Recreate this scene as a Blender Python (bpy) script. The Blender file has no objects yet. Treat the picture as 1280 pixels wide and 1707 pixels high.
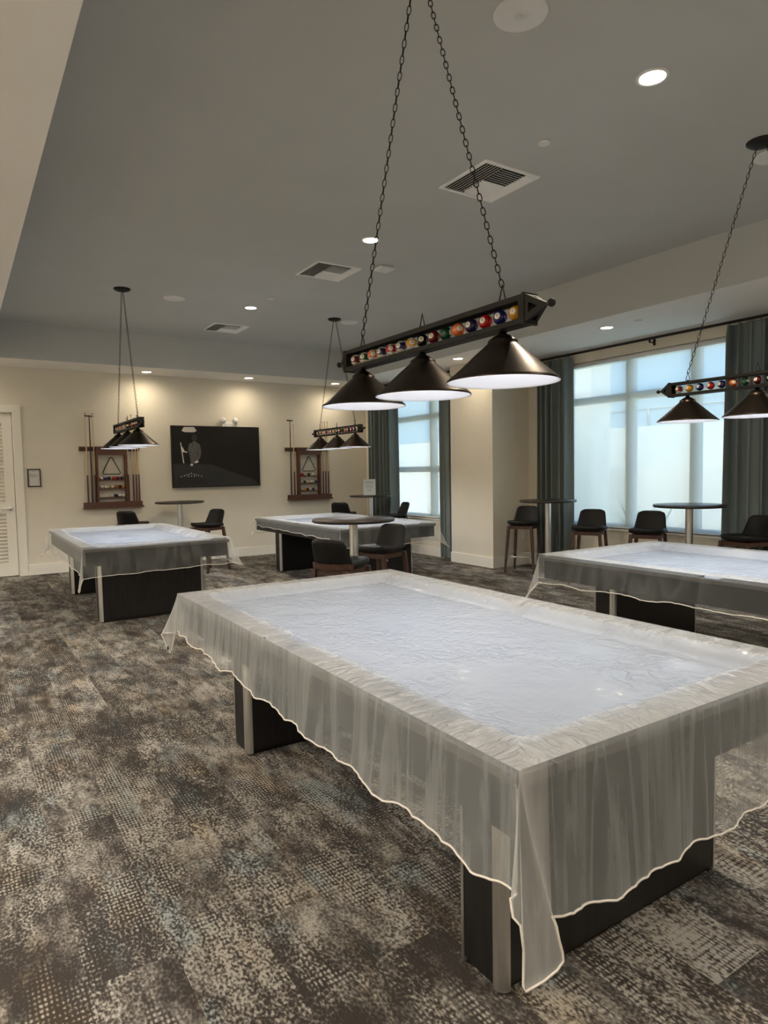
import bpy, bmesh, math, random
from mathutils import Vector, Matrix
PI = math.pi
random.seed(7)
scene = bpy.context.scene
COL = scene.collection

# ------------------------------------------------------------------ camera
cam = bpy.data.cameras.new('camera')
cam.sensor_fit = 'HORIZONTAL'
cam.sensor_width = 36.0
cam.lens = 36.0 * 1100.47 / 1280.0
cam.clip_start = 0.05
co = bpy.data.objects.new('camera', cam)
COL.objects.link(co)
YAW, PITCH, ROLL = 0.574013, -0.062335, -0.017469
fw = Vector((math.sin(YAW) * math.cos(PITCH), math.cos(YAW) * math.cos(PITCH), math.sin(PITCH)))
r0 = Vector((math.cos(YAW), -math.sin(YAW), 0))
u0 = r0.cross(fw)
rr = r0 * math.cos(ROLL) + u0 * math.sin(ROLL)
uu = -r0 * math.sin(ROLL) + u0 * math.cos(ROLL)
M = Matrix((rr, uu, -fw)).transposed().to_4x4()
M.translation = Vector((0, 0, 1.475))
co.matrix_world = M
scene.camera = co

# ------------------------------------------------------------------ light and exposure settings
scene.view_settings.view_transform = 'Standard'
scene.view_settings.look = 'None'
scene.view_settings.gamma = 1.0
scene.view_settings.use_curve_mapping = False
scene.view_settings.exposure = 1.0
SKY_STRENGTH = 0.85
SPOT_W = 110.0           # ceiling downlights
WALL_SPOT_W = 17.0      # soffit downlights along the walls
SHADE_W = 6.0           # lamps under the billiard shades
WARM = (1.0, 0.85, 0.64)
COOL = (0.93, 0.96, 1.0)

world = bpy.data.worlds.new('sky')
scene.world = world
world.use_nodes = True
wn = world.node_tree
wn.nodes.clear()
wo = wn.nodes.new('ShaderNodeOutputWorld')
wb = wn.nodes.new('ShaderNodeBackground')
wtc = wn.nodes.new('ShaderNodeTexCoord')
wsep = wn.nodes.new('ShaderNodeSeparateXYZ')
wr = wn.nodes.new('ShaderNodeValToRGB')
wr.color_ramp.elements[0].position = 0.0
wr.color_ramp.elements[0].color = (0.50, 0.74, 0.92, 1)
wr.color_ramp.elements[1].position = 0.45
wr.color_ramp.elements[1].color = (0.20, 0.44, 0.85, 1)
wn.links.new(wtc.outputs['Generated'], wsep.inputs[0])
wn.links.new(wsep.outputs['Z'], wr.inputs[0])
wn.links.new(wr.outputs[0], wb.inputs['Color'])
wb.inputs['Strength'].default_value = SKY_STRENGTH
wn.links.new(wb.outputs[0], wo.inputs[0])
sun = bpy.data.lights.new('sun', 'SUN')
sun.energy = 6.2
sun.angle = 0.9
sun.color = (1.0, 0.95, 0.86)
so = bpy.data.objects.new('sun', sun)
so.rotation_euler = (math.radians(18), math.radians(-32), 0)   # from behind the building onto the garden wall
COL.objects.link(so)


# ------------------------------------------------------------------ materials
def mat(name, color, rough=0.6, metal=0.0, spec=0.5, noise=0.0, nscale=8.0, bump=0.0, bscale=60.0, coat=0.0, stretch=None):
    m = bpy.data.materials.new(name)
    m.use_nodes = True
    nt = m.node_tree
    b = nt.nodes['Principled BSDF']
    b.inputs['Base Color'].default_value = (*color, 1)
    b.inputs['Roughness'].default_value = rough
    b.inputs['Metallic'].default_value = metal
    b.inputs['Specular IOR Level'].default_value = spec
    b.inputs['Coat Weight'].default_value = coat
    tc = nt.nodes.new('ShaderNodeTexCoord')
    src = tc.outputs['Object']
    if stretch:
        mp = nt.nodes.new('ShaderNodeMapping')
        mp.inputs['Scale'].default_value = stretch
        nt.links.new(src, mp.inputs[0])
        src = mp.outputs[0]
    if noise:
        n = nt.nodes.new('ShaderNodeTexNoise')
        n.inputs['Scale'].default_value = nscale
        n.inputs['Detail'].default_value = 4
        nt.links.new(src, n.inputs['Vector'])
        r = nt.nodes.new('ShaderNodeValToRGB')
        r.color_ramp.elements[0].position = 0.3
        r.color_ramp.elements[1].position = 0.7
        r.color_ramp.elements[0].color = (*[c * (1 - noise) for c in color], 1)
        r.color_ramp.elements[1].color = (*[min(1, c * (1 + noise)) for c in color], 1)
        nt.links.new(n.outputs[0], r.inputs[0])
        nt.links.new(r.outputs[0], b.inputs['Base Color'])
    if bump:
        n2 = nt.nodes.new('ShaderNodeTexNoise')
        n2.inputs['Scale'].default_value = bscale
        n2.inputs['Detail'].default_value = 3
        nt.links.new(src, n2.inputs['Vector'])
        bp = nt.nodes.new('ShaderNodeBump')
        bp.inputs['Strength'].default_value = bump
        bp.inputs['Distance'].default_value = 0.01
        nt.links.new(n2.outputs[0], bp.inputs['Height'])
        nt.links.new(bp.outputs[0], b.inputs['Normal'])
    return m


def emit(name, color, strength):
    m = bpy.data.materials.new(name)
    m.use_nodes = True
    nt = m.node_tree
    b = nt.nodes['Principled BSDF']
    b.inputs['Base Color'].default_value = (*color, 1)
    b.inputs['Emission Color'].default_value = (*color, 1)
    b.inputs['Emission Strength'].default_value = strength
    return m


def sheer(name, color, fac, rough=0.3, transl=0.3, tint=(1, 1, 1), bump=0.0, bscale=30.0, stretch=(1, 1, 1), spec=0.5, facing=0.0, streak=0.0, sstretch=(14, 14, 0.7), ridge=False, patch=False):
    """thin see-through sheet: part clear, part milky; seen aslant it looks milkier"""
    m = bpy.data.materials.new(name)
    m.use_nodes = True
    nt = m.node_tree
    nt.nodes.clear()
    N, L = nt.nodes.new, nt.links.new
    out = N('ShaderNodeOutputMaterial')
    tr = N('ShaderNodeBsdfTransparent')
    tr.inputs[0].default_value = (*tint, 1)
    pr = N('ShaderNodeBsdfPrincipled')
    pr.inputs['Base Color'].default_value = (*color, 1)
    pr.inputs['Roughness'].default_value = rough
    pr.inputs['Specular IOR Level'].default_value = spec
    tl = N('ShaderNodeBsdfTranslucent')
    tl.inputs[0].default_value = (*color, 1)
    mx1 = N('ShaderNodeMixShader')
    mx1.inputs[0].default_value = transl
    mx2 = N('ShaderNodeMixShader')
    mx2.inputs[0].default_value = fac
    L(pr.outputs[0], mx1.inputs[1])
    L(tl.outputs[0], mx1.inputs[2])
    L(tr.outputs[0], mx2.inputs[1])
    L(mx1.outputs[0], mx2.inputs[2])
    L(mx2.outputs[0], out.inputs[0])
    tc = N('ShaderNodeTexCoord')

    def noise(scale, st, detail=4, dist=1.2):
        mp = N('ShaderNodeMapping')
        mp.inputs['Scale'].default_value = st
        L(tc.outputs['Object'], mp.inputs[0])
        n = N('ShaderNodeTexNoise')
        n.inputs['Scale'].default_value = scale
        n.inputs['Detail'].default_value = detail
        n.inputs['Distortion'].default_value = dist
        L(mp.outputs[0], n.inputs['Vector'])
        return n.outputs[0]

    def mth(op, a, c, clamp=False):
        n = N('ShaderNodeMath')
        n.operation = op
        n.use_clamp = clamp
        for k, v in enumerate((a, c)):
            if isinstance(v, (int, float)):
                n.inputs[k].default_value = v
            elif v is not None:
                L(v, n.inputs[k])
        return n.outputs[0]
    if facing or streak:
        f = None
        if facing:
            lw = N('ShaderNodeLayerWeight')
            lw.inputs['Blend'].default_value = 0.5
            f = mth('MULTIPLY', mth('POWER', lw.outputs['Facing'], 2.2), facing)
        if streak:
            r = mth('SUBTRACT', 1.0, mth('MULTIPLY', mth('ABSOLUTE', mth('SUBTRACT', noise(1.0, sstretch, 3, 0.6), 0.5), None), 7.0), True)
            r = mth('MULTIPLY', mth('POWER', r, 2.0), streak)
            f = mth('ADD', f, r) if f is not None else r
        L(mth('ADD', f, fac, True), mx2.inputs[0])
    if bump:
        h = noise(bscale, stretch)
        if ridge:
            h = mth('POWER', mth('SUBTRACT', 1.0, mth('MULTIPLY', mth('ABSOLUTE', mth('SUBTRACT', h, 0.5), None), 4.0), True), 2.0)
        if patch:
            h = mth('MULTIPLY', h, mth('MULTIPLY', mth('SUBTRACT', noise(2.6, (1, 1, 1), 2, 0.4), 0.40), 4.0, True))
        bp = N('ShaderNodeBump')
        bp.inputs['Strength'].default_value = bump
        bp.inputs['Distance'].default_value = 0.01
        L(h, bp.inputs['Height'])
        L(bp.outputs[0], pr.inputs['Normal'])
    return m


def carpet_mat():
    m = bpy.data.materials.new('patterned carpet')
    m.use_nodes = True
    nt = m.node_tree
    b = nt.nodes['Principled BSDF']
    b.inputs['Roughness'].default_value = 0.95
    b.inputs['Specular IOR Level'].default_value = 0.1
    N, L = nt.nodes.new, nt.links.new
    tc = N('ShaderNodeTexCoord')
    sep = N('ShaderNodeSeparateXYZ')
    L(tc.outputs['Object'], sep.inputs[0])
    cmb = N('ShaderNodeCombineXYZ')
    L(sep.outputs['Y'], cmb.inputs['X'])
    L(sep.outputs['X'], cmb.inputs['Y'])
    br = N('ShaderNodeTexBrick')
    br.offset = 0.37
    br.inputs['Color1'].default_value = (0, 0, 0, 1)
    br.inputs['Color2'].default_value = (1, 1, 1, 1)
    br.inputs['Scale'].default_value = 1.0
    br.inputs['Mortar Size'].default_value = 0.0
    br.inputs['Brick Width'].default_value = 1.0
    br.inputs['Row Height'].default_value = 0.25
    L(cmb.outputs[0], br.inputs['Vector'])

    def math_(op, a, c, clamp=False):
        n = N('ShaderNodeMath')
        n.operation = op
        n.use_clamp = clamp
        for i, v in enumerate((a, c)):
            if v is None:
                continue
            if isinstance(v, (int, float)):
                n.inputs[i].default_value = v
            else:
                L(v, n.inputs[i])
        return n.outputs[0]

    sc = N('ShaderNodeVectorMath')
    sc.operation = 'SCALE'
    L(br.outputs['Color'], sc.inputs[0])
    sc.inputs['Scale'].default_value = 23.0
    ad = N('ShaderNodeVectorMath')
    ad.operation = 'ADD'
    L(tc.outputs['Object'], ad.inputs[0])
    L(sc.outputs[0], ad.inputs[1])

    def noise(scale, stretch=(1, 1, 1), detail=3, rough=0.55, off=0.0, vec=None):
        mp = N('ShaderNodeMapping')
        mp.inputs['Scale'].default_value = stretch
        mp.inputs['Location'].default_value = (off, off * 0.7, 0)
        L(vec or ad.outputs[0], mp.inputs[0])
        n = N('ShaderNodeTexNoise')
        n.inputs['Scale'].default_value = scale
        n.inputs['Detail'].default_value = detail
        n.inputs['Roughness'].default_value = rough
        L(mp.outputs[0], n.inputs['Vector'])
        return n.outputs[0]

    big = noise(3.2, (1.5, 0.8, 1), 4, 0.6)
    mid = noise(14, (1.7, 0.5, 1), 3, 0.6, 3.1)
    fine = noise(116, (1, 0.62, 1), 1.5, 0.5, 1.7)
    cm = N('ShaderNodeMapRange')
    cm.inputs['From Min'].default_value = 0.42
    cm.inputs['From Max'].default_value = 0.56
    cm.inputs['To Min'].default_value = 0.75
    cm.inputs['To Max'].default_value = 1.65
    L(noise(3.4, (1.7, 0.6, 1), 2, 0.5, 5.5), cm.inputs[0])
    # rows of little loops: dashes along the plank
    sx = math_('ABSOLUTE', math_('SINE', math_('MULTIPLY', sep.outputs['X'], PI / 0.0135), None), None)
    sy = math_('ABSOLUTE', math_('SINE', math_('MULTIPLY', sep.outputs['Y'], PI / 0.021), None), None)
    dash = math_('MULTIPLY', sx, sy)
    dmask = noise(4.0, (1.6, 0.7, 1), 2, 0.5, 9.3)
    dm = N('ShaderNodeMapRange')
    dm.inputs['From Min'].default_value = 0.52
    dm.inputs['From Max'].default_value = 0.62
    L(dmask, dm.inputs[0])
    v = math_('ADD', math_('MULTIPLY', math_('SUBTRACT', big, 0.5), 1.15), math_('MULTIPLY', math_('SUBTRACT', mid, 0.5), 0.75))
    v = math_('ADD', v, math_('MULTIPLY', math_('SUBTRACT', br.outputs['Color'], 0.5), 0.16))
    v = math_('ADD', v, math_('MULTIPLY', math_('SUBTRACT', fine, 0.5), cm.outputs[0]))
    dterm = math_('MULTIPLY', math_('SUBTRACT', dash, 0.42), 0.5)
    v = math_('ADD', v, math_('MULTIPLY', dterm, dm.outputs[0]))
    v = math_('ADD', v, 0.5, True)
    r = N('ShaderNodeValToRGB')
    e = r.color_ramp.elements
    e[0].position, e[0].color = 0.30, (0.050, 0.043, 0.038, 1)
    e[1].position, e[1].color = 0.82, (0.385, 0.36, 0.318, 1)
    x = e.new(0.46)
    x.color = (0.100, 0.088, 0.077, 1)
    x = e.new(0.60)
    x.color = (0.200, 0.182, 0.158, 1)
    L(v, r.inputs[0])

    def tint(prev, msk, lo, hi, color, amount):
        mr = N('ShaderNodeMapRange')
        mr.inputs['From Min'].default_value = lo
        mr.inputs['From Max'].default_value = hi
        mr.inputs['To Max'].default_value = amount
        L(msk, mr.inputs[0])
        mx = N('ShaderNodeMix')
        mx.data_type = 'RGBA'
        mx.blend_type = 'MULTIPLY'
        L(mr.outputs[0], mx.inputs['Factor'])
        L(prev, mx.inputs['A'])
        mx.inputs['B'].default_value = (*color, 1)
        return mx.outputs['Result']

    c = tint(r.outputs[0], noise(3.6, (1.7, 0.8, 1), 3, 0.55, 17.0), 0.55, 0.66, (0.80, 0.97, 1.10), 0.75)
    c = tint(c, noise(2.6, (1.7, 0.8, 1), 2, 0.5, 31.0), 0.56, 0.68, (1.07, 0.96, 0.80), 0.65)
    L(c, b.inputs['Base Color'])
    bp = N('ShaderNodeBump')
    bp.inputs['Strength'].default_value = 0.5
    bp.inputs['Distance'].default_value = 0.006
    L(fine, bp.inputs['Height'])
    L(bp.outputs[0], b.inputs['Normal'])
    return m


M_CARPET = carpet_mat()
M_WALL = mat('warm beige wall paint', (0.74, 0.685, 0.575), 0.85, spec=0.2, noise=0.02, nscale=3, bump=0.05, bscale=220)
M_CEIL = mat('taupe ceiling paint', (0.545, 0.55, 0.53), 0.9, spec=0.15, noise=0.02, nscale=2, bump=0.04, bscale=250)
M_SOFFIT = mat('off white soffit paint', (0.87, 0.84, 0.79), 0.9, spec=0.15, noise=0.015, nscale=2, bump=0.04, bscale=250)
M_TRIM = mat('cream trim paint', (0.84, 0.80, 0.71), 0.45, noise=0.01)
M_WHITE = mat('white plastic', (0.78, 0.77, 0.74), 0.45, noise=0.01)
M_CHROME = mat('brushed steel', (0.74, 0.735, 0.72), 0.36, metal=1.0, noise=0.06, nscale=20, stretch=(8, 8, 0.4))
M_DARKWOOD = mat('near black wood veneer', (0.013, 0.012, 0.0115), 0.42, spec=0.35, noise=0.3, nscale=14, stretch=(4, 4, 0.35))
M_RAIL = mat('dark stained rail', (0.060, 0.052, 0.046), 0.35, noise=0.2, nscale=20)
M_FELT = mat('pale blue grey felt', (0.175, 0.225, 0.315), 0.95, spec=0.1, noise=0.05, nscale=90)
M_POCKET = mat('black leather pocket', (0.012, 0.012, 0.012), 0.5, noise=0.1)
M_VINYL = sheer('milky vinyl', (0.78, 0.82, 0.83), 0.20, rough=0.20, transl=0.3, bump=0.6, bscale=20, stretch=(1.6, 1.6, 0.18), facing=0.38, streak=0.14)
M_VINYL_SMOOTH = sheer('milky vinyl smooth', (0.78, 0.82, 0.83), 0.10, rough=0.20, transl=0.3, bump=0.4, bscale=9, stretch=(1.6, 1.6, 0.5), facing=0.30, streak=0.10, sstretch=(5, 5, 1.6))
M_VINYL_TOP = sheer('milky vinyl creased', (0.80, 0.84, 0.90), 0.54, rough=0.11, transl=0.2, spec=0.7, bump=0.8, bscale=9, stretch=(1.3, 1.0, 1), ridge=True, patch=True)
M_VINYL_SIDE = sheer('milky vinyl side rail', (0.84, 0.84, 0.83), 0.62, rough=0.13, transl=0.2, spec=0.7, bump=1.0, bscale=7, stretch=(0.9, 3.2, 1), ridge=True)
M_VINYL_END = sheer('milky vinyl end rail', (0.84, 0.84, 0.83), 0.62, rough=0.13, transl=0.2, spec=0.7, bump=1.0, bscale=7, stretch=(3.2, 1.0, 1), ridge=True)
M_VINYL_FOLD = sheer('milky vinyl doubled', (0.84, 0.85, 0.84), 0.34, rough=0.20, transl=0.3, bump=0.5, bscale=14, stretch=(1.6, 1.6, 0.2), facing=0.4, streak=0.1)
M_PIPING = mat('cream vinyl piping', (0.80, 0.74, 0.68), 0.4, noise=0.02)
M_BLACKMETAL = mat('dark bronze metal', (0.009, 0.0075, 0.006), 0.55, metal=0.0, spec=0.35, noise=0.15, nscale=30)
M_SHADE_OUT = mat('bronze shade enamel', (0.050, 0.038, 0.029), 0.34, metal=0.9, noise=0.15, nscale=12)
M_SHADE_IN = mat('white shade lining', (0.80, 0.80, 0.84), 0.5)
M_BULB = emit('lit bulb', (0.96, 0.98, 1.0), 13.0)
M_LED = emit('lit downlight lens', (1.0, 0.86, 0.62), 14.0)
M_LEATHER = mat('charcoal leather', (0.008, 0.0075, 0.0072), 0.5, spec=0.28, noise=0.15, nscale=40, bump=0.15, bscale=180)
M_WALNUT = mat('dark walnut', (0.060, 0.026, 0.016), 0.4, noise=0.3, nscale=18, stretch=(3, 3, 0.5))
M_TABLETOP = mat('espresso table laminate', (0.030, 0.022, 0.019), 0.34, noise=0.2, nscale=10, stretch=(1, 6, 1))
M_CURTAIN = sheer('grey teal curtain fabric', (0.20, 0.228, 0.222), 1.0, rough=0.9, transl=0.05, spec=0.1, bump=0.2, bscale=80, stretch=(1, 1, 0.15))
M_RACK = mat('mahogany rack wood', (0.095, 0.034, 0.018), 0.36, noise=0.3, nscale=12, stretch=(1, 4, 4))
M_CUEWOOD = mat('maple cue shaft', (0.62, 0.46, 0.27), 0.35, noise=0.06)
M_CUEBUTT = mat('rosewood cue butt', (0.10, 0.030, 0.018), 0.3, noise=0.2)
M_CUEDARK = mat('black stick', (0.020, 0.014, 0.012), 0.35, noise=0.1)
M_BLACKPL = mat('black plastic', (0.012, 0.012, 0.012), 0.35, noise=0.05)
M_PANEL = mat('charcoal picture print', (0.018, 0.016, 0.015), 0.6, spec=0.15, noise=0.1, nscale=3)
M_PICGREY = mat('grey shirt print', (0.085, 0.080, 0.076), 0.6, noise=0.35, nscale=25)
M_PICDARK = mat('dark grey print', (0.017, 0.016, 0.015), 0.55, noise=0.15, nscale=6)
M_PICPALE = mat('pale print', (0.62, 0.58, 0.52), 0.6, noise=0.05)
M_PICBLACK = mat('black print', (0.005, 0.005, 0.005), 0.5)
M_PAPER = mat('printed paper', (0.62, 0.60, 0.58), 0.6, noise=0.02)
M_INK = mat('grey ink', (0.12, 0.11, 0.10), 0.7)
M_FRAME = mat('dark brown frame', (0.030, 0.020, 0.015), 0.4, noise=0.1)
M_WINFRAME = mat('pale window frame', (0.66, 0.68, 0.66), 0.5, noise=0.01)
M_SHADEFAB = sheer('window screen fabric', (0.84, 0.94, 0.91), 0.68, rough=0.9, transl=0.75, spec=0.1)
M_GLASS = sheer('clear pane', (0.9, 0.95, 0.95), 0.06, rough=0.03, transl=0.0, tint=(0.97, 0.99, 0.99))
M_STUCCO = mat('pale stucco', (0.66, 0.68, 0.63), 0.9, noise=0.06, nscale=4, bump=0.2, bscale=40)
M_STUCCO2 = mat('tan block', (0.74, 0.73, 0.67), 0.9, noise=0.08, nscale=4)
M_PATIO = mat('patio concrete', (0.55, 0.55, 0.52), 0.9, noise=0.08, nscale=3)
M_FENCE = mat('galvanised wire', (0.30, 0.32, 0.33), 0.5, metal=0.4, noise=0.05)
M_LEAF = mat('agave leaf', (0.22, 0.30, 0.20), 0.6, noise=0.25, nscale=8)
M_VENTDARK = mat('vent shadow box', (0.030, 0.030, 0.030), 0.8, noise=0.05)
M_VENTWHITE = mat('white vent enamel', (0.93, 0.92, 0.89), 0.4, noise=0.01)


# ------------------------------------------------------------------ mesh helpers
class MB:
    def __init__(self):
        self.bm = bmesh.new()
        self.mi = 0

    def face(self, vs):
        try:
            f = self.bm.faces.new(vs)
            f.material_index = self.mi
            return f
        except ValueError:
            return None

    def poly(self, pts):
        return self.face([self.bm.verts.new(p) for p in pts])

    def box(self, a, b, m=None, bevel=0.0):
        x0, y0, z0 = a
        x1, y1, z1 = b
        vs = [self.bm.verts.new(p) for p in ((x0, y0, z0), (x1, y0, z0), (x1, y1, z0), (x0, y1, z0), (x0, y0, z1), (x1, y0, z1), (x1, y1, z1), (x0, y1, z1))]
        fs = [self.face([vs[i] for i in q]) for q in ((3, 2, 1, 0), (4, 5, 6, 7), (0, 1, 5, 4), (1, 2, 6, 5), (2, 3, 7, 6), (3, 0, 4, 7))]
        if bevel:
            es = list({e for f in fs for e in f.edges})
            r = bmesh.ops.bevel(self.bm, geom=es, offset=bevel, segments=2, affect='EDGES', profile=0.6)
            for f in r['faces']:
                f.material_index = self.mi
            vs = list({v for f in r['faces'] for v in f.verts} | {v for v in vs if v.is_valid})
        if m is not None:
            for v in vs:
                if v.is_valid:
                    v.co = m @ v.co
        return self

    def lathe(self, prof, n=32, c=(0, 0, 0), m=None, smooth=True, close=False):
        rings = []
        for (r, z) in prof:
            if r < 1e-6:
                p = Vector((0, 0, z))
                p = (m @ p if m else p) + Vector(c)
                rings.append([self.bm.verts.new(p)])
            else:
                ring = []
                for i in range(n):
                    a = 2 * PI * i / n
                    p = Vector((r * math.cos(a), r * math.sin(a), z))
                    p = (m @ p if m else p) + Vector(c)
                    ring.append(self.bm.verts.new(p))
                rings.append(ring)
        if close:
            rings.append(rings[0])
        for a, b in zip(rings, rings[1:]):
            for i in range(n):
                j = (i + 1) % n
                if len(a) == 1 and len(b) == 1:
                    continue
                if len(a) == 1:
                    f = self.face([a[0], b[i], b[j]])
                elif len(b) == 1:
                    f = self.face([a[i], a[j], b[0]])
                else:
                    f = self.face([a[i], a[j], b[j], b[i]])
                if f:
                    f.smooth = smooth
        return self

    def tube(self, pts, rad, n=8, closed=False, caps=True, smooth=True):
        pts = [Vector(p) for p in pts]
        k = len(pts)
        rads = rad if isinstance(rad, (list, tuple)) else [rad] * k
        rings = []
        up = None
        for i, p in enumerate(pts):
            if closed:
                t = (pts[(i + 1) % k] - pts[i - 1]).normalized()
            else:
                t = (pts[min(i + 1, k - 1)] - pts[max(i - 1, 0)]).normalized()
            if up is None:
                up = Vector((0, 0, 1)) if abs(t.z) < 0.9 else Vector((1, 0, 0))
            s = t.cross(up)
            if s.length < 1e-6:
                s = t.orthogonal()
            s.normalize()
            up = s.cross(t).normalized()
            rings.append([self.bm.verts.new(p + (s * math.cos(2 * PI * j / n) + up * math.sin(2 * PI * j / n)) * rads[i]) for j in range(n)])
        seq = list(zip(rings, rings[1:]))
        if closed:
            seq.append((rings[-1], rings[0]))
        for a, b in seq:
            for j in range(n):
                f = self.face([a[j], a[(j + 1) % n], b[(j + 1) % n], b[j]])
                if f:
                    f.smooth = smooth
        if caps and not closed:
            self.face(list(reversed(rings[0])))
            self.face(rings[-1])
        return self

    def grid(self, rows, smooth=True, flip=False):
        vs = [[self.bm.verts.new(p) for p in r] for r in rows]
        for a, b in zip(vs, vs[1:]):
            for i in range(len(a) - 1):
                q = [a[i], a[i + 1], b[i + 1], b[i]]
                f = self.face(q[::-1] if flip else q)
                if f:
                    f.smooth = smooth
        return vs

    def prism(self, pts, z0, z1, m=None):
        lo = [Vector((x, y, z0)) for x, y in pts]
        hi = [Vector((x, y, z1)) for x, y in pts]
        if m:
            lo = [m @ p for p in lo]
            hi = [m @ p for p in hi]
        lo = [self.bm.verts.new(p) for p in lo]
        hi = [self.bm.verts.new(p) for p in hi]
        self.face(lo[::-1])
        self.face(hi)
        n = len(pts)
        for i in range(n):
            j = (i + 1) % n
            self.face([lo[i], lo[j], hi[j], hi[i]])
        return self

    def sphere(self, r, c=(0, 0, 0), n=20, k=12):
        prof = [(r * math.sin(PI * i / k), -r * math.cos(PI * i / k)) for i in range(k + 1)]
        prof[0] = (0, -r)
        prof[-1] = (0, r)
        return self.lathe(prof, n, c)

    def build(self, name, mats, parent=None, loc=None, recalc=True):
        if recalc:
            bmesh.ops.recalc_face_normals(self.bm, faces=self.bm.faces[:])
        me = bpy.data.meshes.new(name)
        self.bm.to_mesh(me)
        self.bm.free()
        for m in (mats if isinstance(mats, (list, tuple)) else [mats]):
            me.materials.append(m)
        return link(name, me, parent, loc)


def link(name, me, parent=None, loc=None):
    o = bpy.data.objects.new(name, me)
    COL.objects.link(o)
    if parent is not None:
        o.parent = parent
    if loc is not None:
        o.location = loc
    return o


def tag(o, label=None, cat=None, group=None, kind=None):
    if label:
        o['label'] = label
    if cat:
        o['category'] = cat
    if group:
        o['group'] = group
    if kind:
        o['kind'] = kind
    return o


def thing(name, label, cat, loc=(0, 0, 0), rz=0.0, group=None):
    o = bpy.data.objects.new(name, None)
    COL.objects.link(o)
    o.location = loc
    o.rotation_euler = (0, 0, rz)
    o.empty_display_size = 0.1
    return tag(o, label, cat, group)


def copy_tree(o, parent=None):
    kids = list(o.children)
    c = o.copy()
    COL.objects.link(c)
    if parent is not None:
        c.parent = parent
    for k in kids:
        copy_tree(k, c)
    return c


def structure(o, label=None):
    o['kind'] = 'structure'
    if label:
        o['label'] = label
    return o


def rz(a):
    return Matrix.Rotation(a, 4, 'Z')


# ------------------------------------------------------------------ room shell
ZS = 3.093      # soffit height
ZC = 3.59       # raised ceiling height
YB = 11.18      # back wall
XR = 7.387      # window wall
XF = 6.84       # window wall past the pillar
XL = -3.2
YN = -3.0
TX0, TX1, TY0, TY1 = 0.444, 5.985, -1.6, 10.38     # raised tray

structure(MB().box((XL - 0.2, YN - 0.2, -0.1), (XR + 0.2, YB + 0.2, 0)).build('floor', M_CARPET), 'patterned grey brown carpet floor')
structure(MB().box((TX0 - 0.05, TY0 - 0.05, ZC), (TX1 + 0.05, TY1 + 0.05, ZC + 0.1)).build('ceiling', M_CEIL), 'raised taupe tray ceiling')


def soffit(name, x0, y0, x1, y1):
    b = MB()
    b.box((x0, y0, ZS), (x1, y1, ZC + 0.1))
    b.bm.faces.ensure_lookup_table()
    b.bm.normal_update()
    for f in b.bm.faces:
        f.material_index = 0 if f.normal.z < -0.5 else 1
    return structure(b.build(name, [M_SOFFIT, M_CEIL]), 'pale dropped soffit around the raised ceiling')


soffit('ceiling_soffit_left', XL - 0.2, YN - 0.2, TX0, YB + 0.2)
soffit('ceiling_soffit_right', TX1, YN - 0.2, XR + 0.2, YB + 0.2)
soffit('ceiling_soffit_back', TX0, TY1, TX1, YB + 0.2)
soffit('ceiling_soffit_front', TX0, YN - 0.2, TX1, TY0)

DX0, DX1, DZ = -0.10, 0.745, 2.43
b = MB()
b.box((XL - 0.2, YB, 0), (DX0, YB + 0.2, ZS)).box((DX0, YB, DZ), (DX1, YB + 0.2, ZS)).box((DX1, YB, 0), (XF + 0.3, YB + 0.2, ZS))
structure(b.build('wall_back', M_WALL), 'beige back wall')
structure(MB().box((XL - 0.2, YN, 0), (XL, YB, ZS)).build('wall_left', M_WALL), 'beige wall')
structure(MB().box((XL - 0.2, YN - 0.2, 0), (XR + 0.2, YN, ZS)).build('wall_front', M_WALL), 'beige wall')

W1 = (3.60, 6.62, 0.645, 2.93)      # window 1: y0 y1 z0 z1
W2 = (8.47, 10.34, 0.645, 2.93)
b = MB()
t = 0.2
b.box((XR, YN, 0), (XR + t, W1[0], ZS)).box((XR, W1[1], 0), (XR + t, 7.4, ZS))
b.box((XR, W1[0], 0), (XR + t, W1[1], W1[2])).box((XR, W1[0], W1[3]), (XR + t, W1[1], ZS))
structure(b.build('wall_right', M_WALL), 'beige window wall')
b = MB()
b.box((XF, 8.2, 0), (XF + t, W2[0], ZS)).box((XF, W2[1], 0), (XF + t, YB, ZS))
b.box((XF, W2[0], 0), (XF + t, W2[1], W2[2])).box((XF, W2[0], W2[3]), (XF + t, W2[1], ZS))
structure(b.build('wall_right_back', M_WALL), 'beige window wall past the pillar')
PX, PY0, PY1 = 6.648, 7.312, 8.29
structure(MB().box((PX, PY0, 0), (XR + 0.2, PY1, ZS)).build('wall_pillar', M_WALL), 'beige square pillar between the windows')

# baseboards
BH, BT = 0.155, 0.018


def baseboard(name, segs):
    b = MB()
    for (x0, y0, x1, y1) in segs:
        b.box((x0, y0, 0), (x1, y1, BH - 0.012)).box((x0, y0, BH - 0.012), (x1, y1, BH))
    return structure(b.build(name, M_TRIM), 'cream baseboard')


baseboard('baseboard_back', [(XL, YB - BT, DX0 - 0.11, YB), (DX1 + 0.11, YB - BT, XF, YB)])
baseboard('baseboard_pillar', [(PX - BT, PY0 - BT, PX, PY1), (PX, PY0 - BT, XR, PY0)])
baseboard('baseboard_right', [(XR - BT, YN, XR, PY0 - BT)])
baseboard('baseboard_right_back', [(XF - BT, PY1, XF, YB - BT)])

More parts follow.
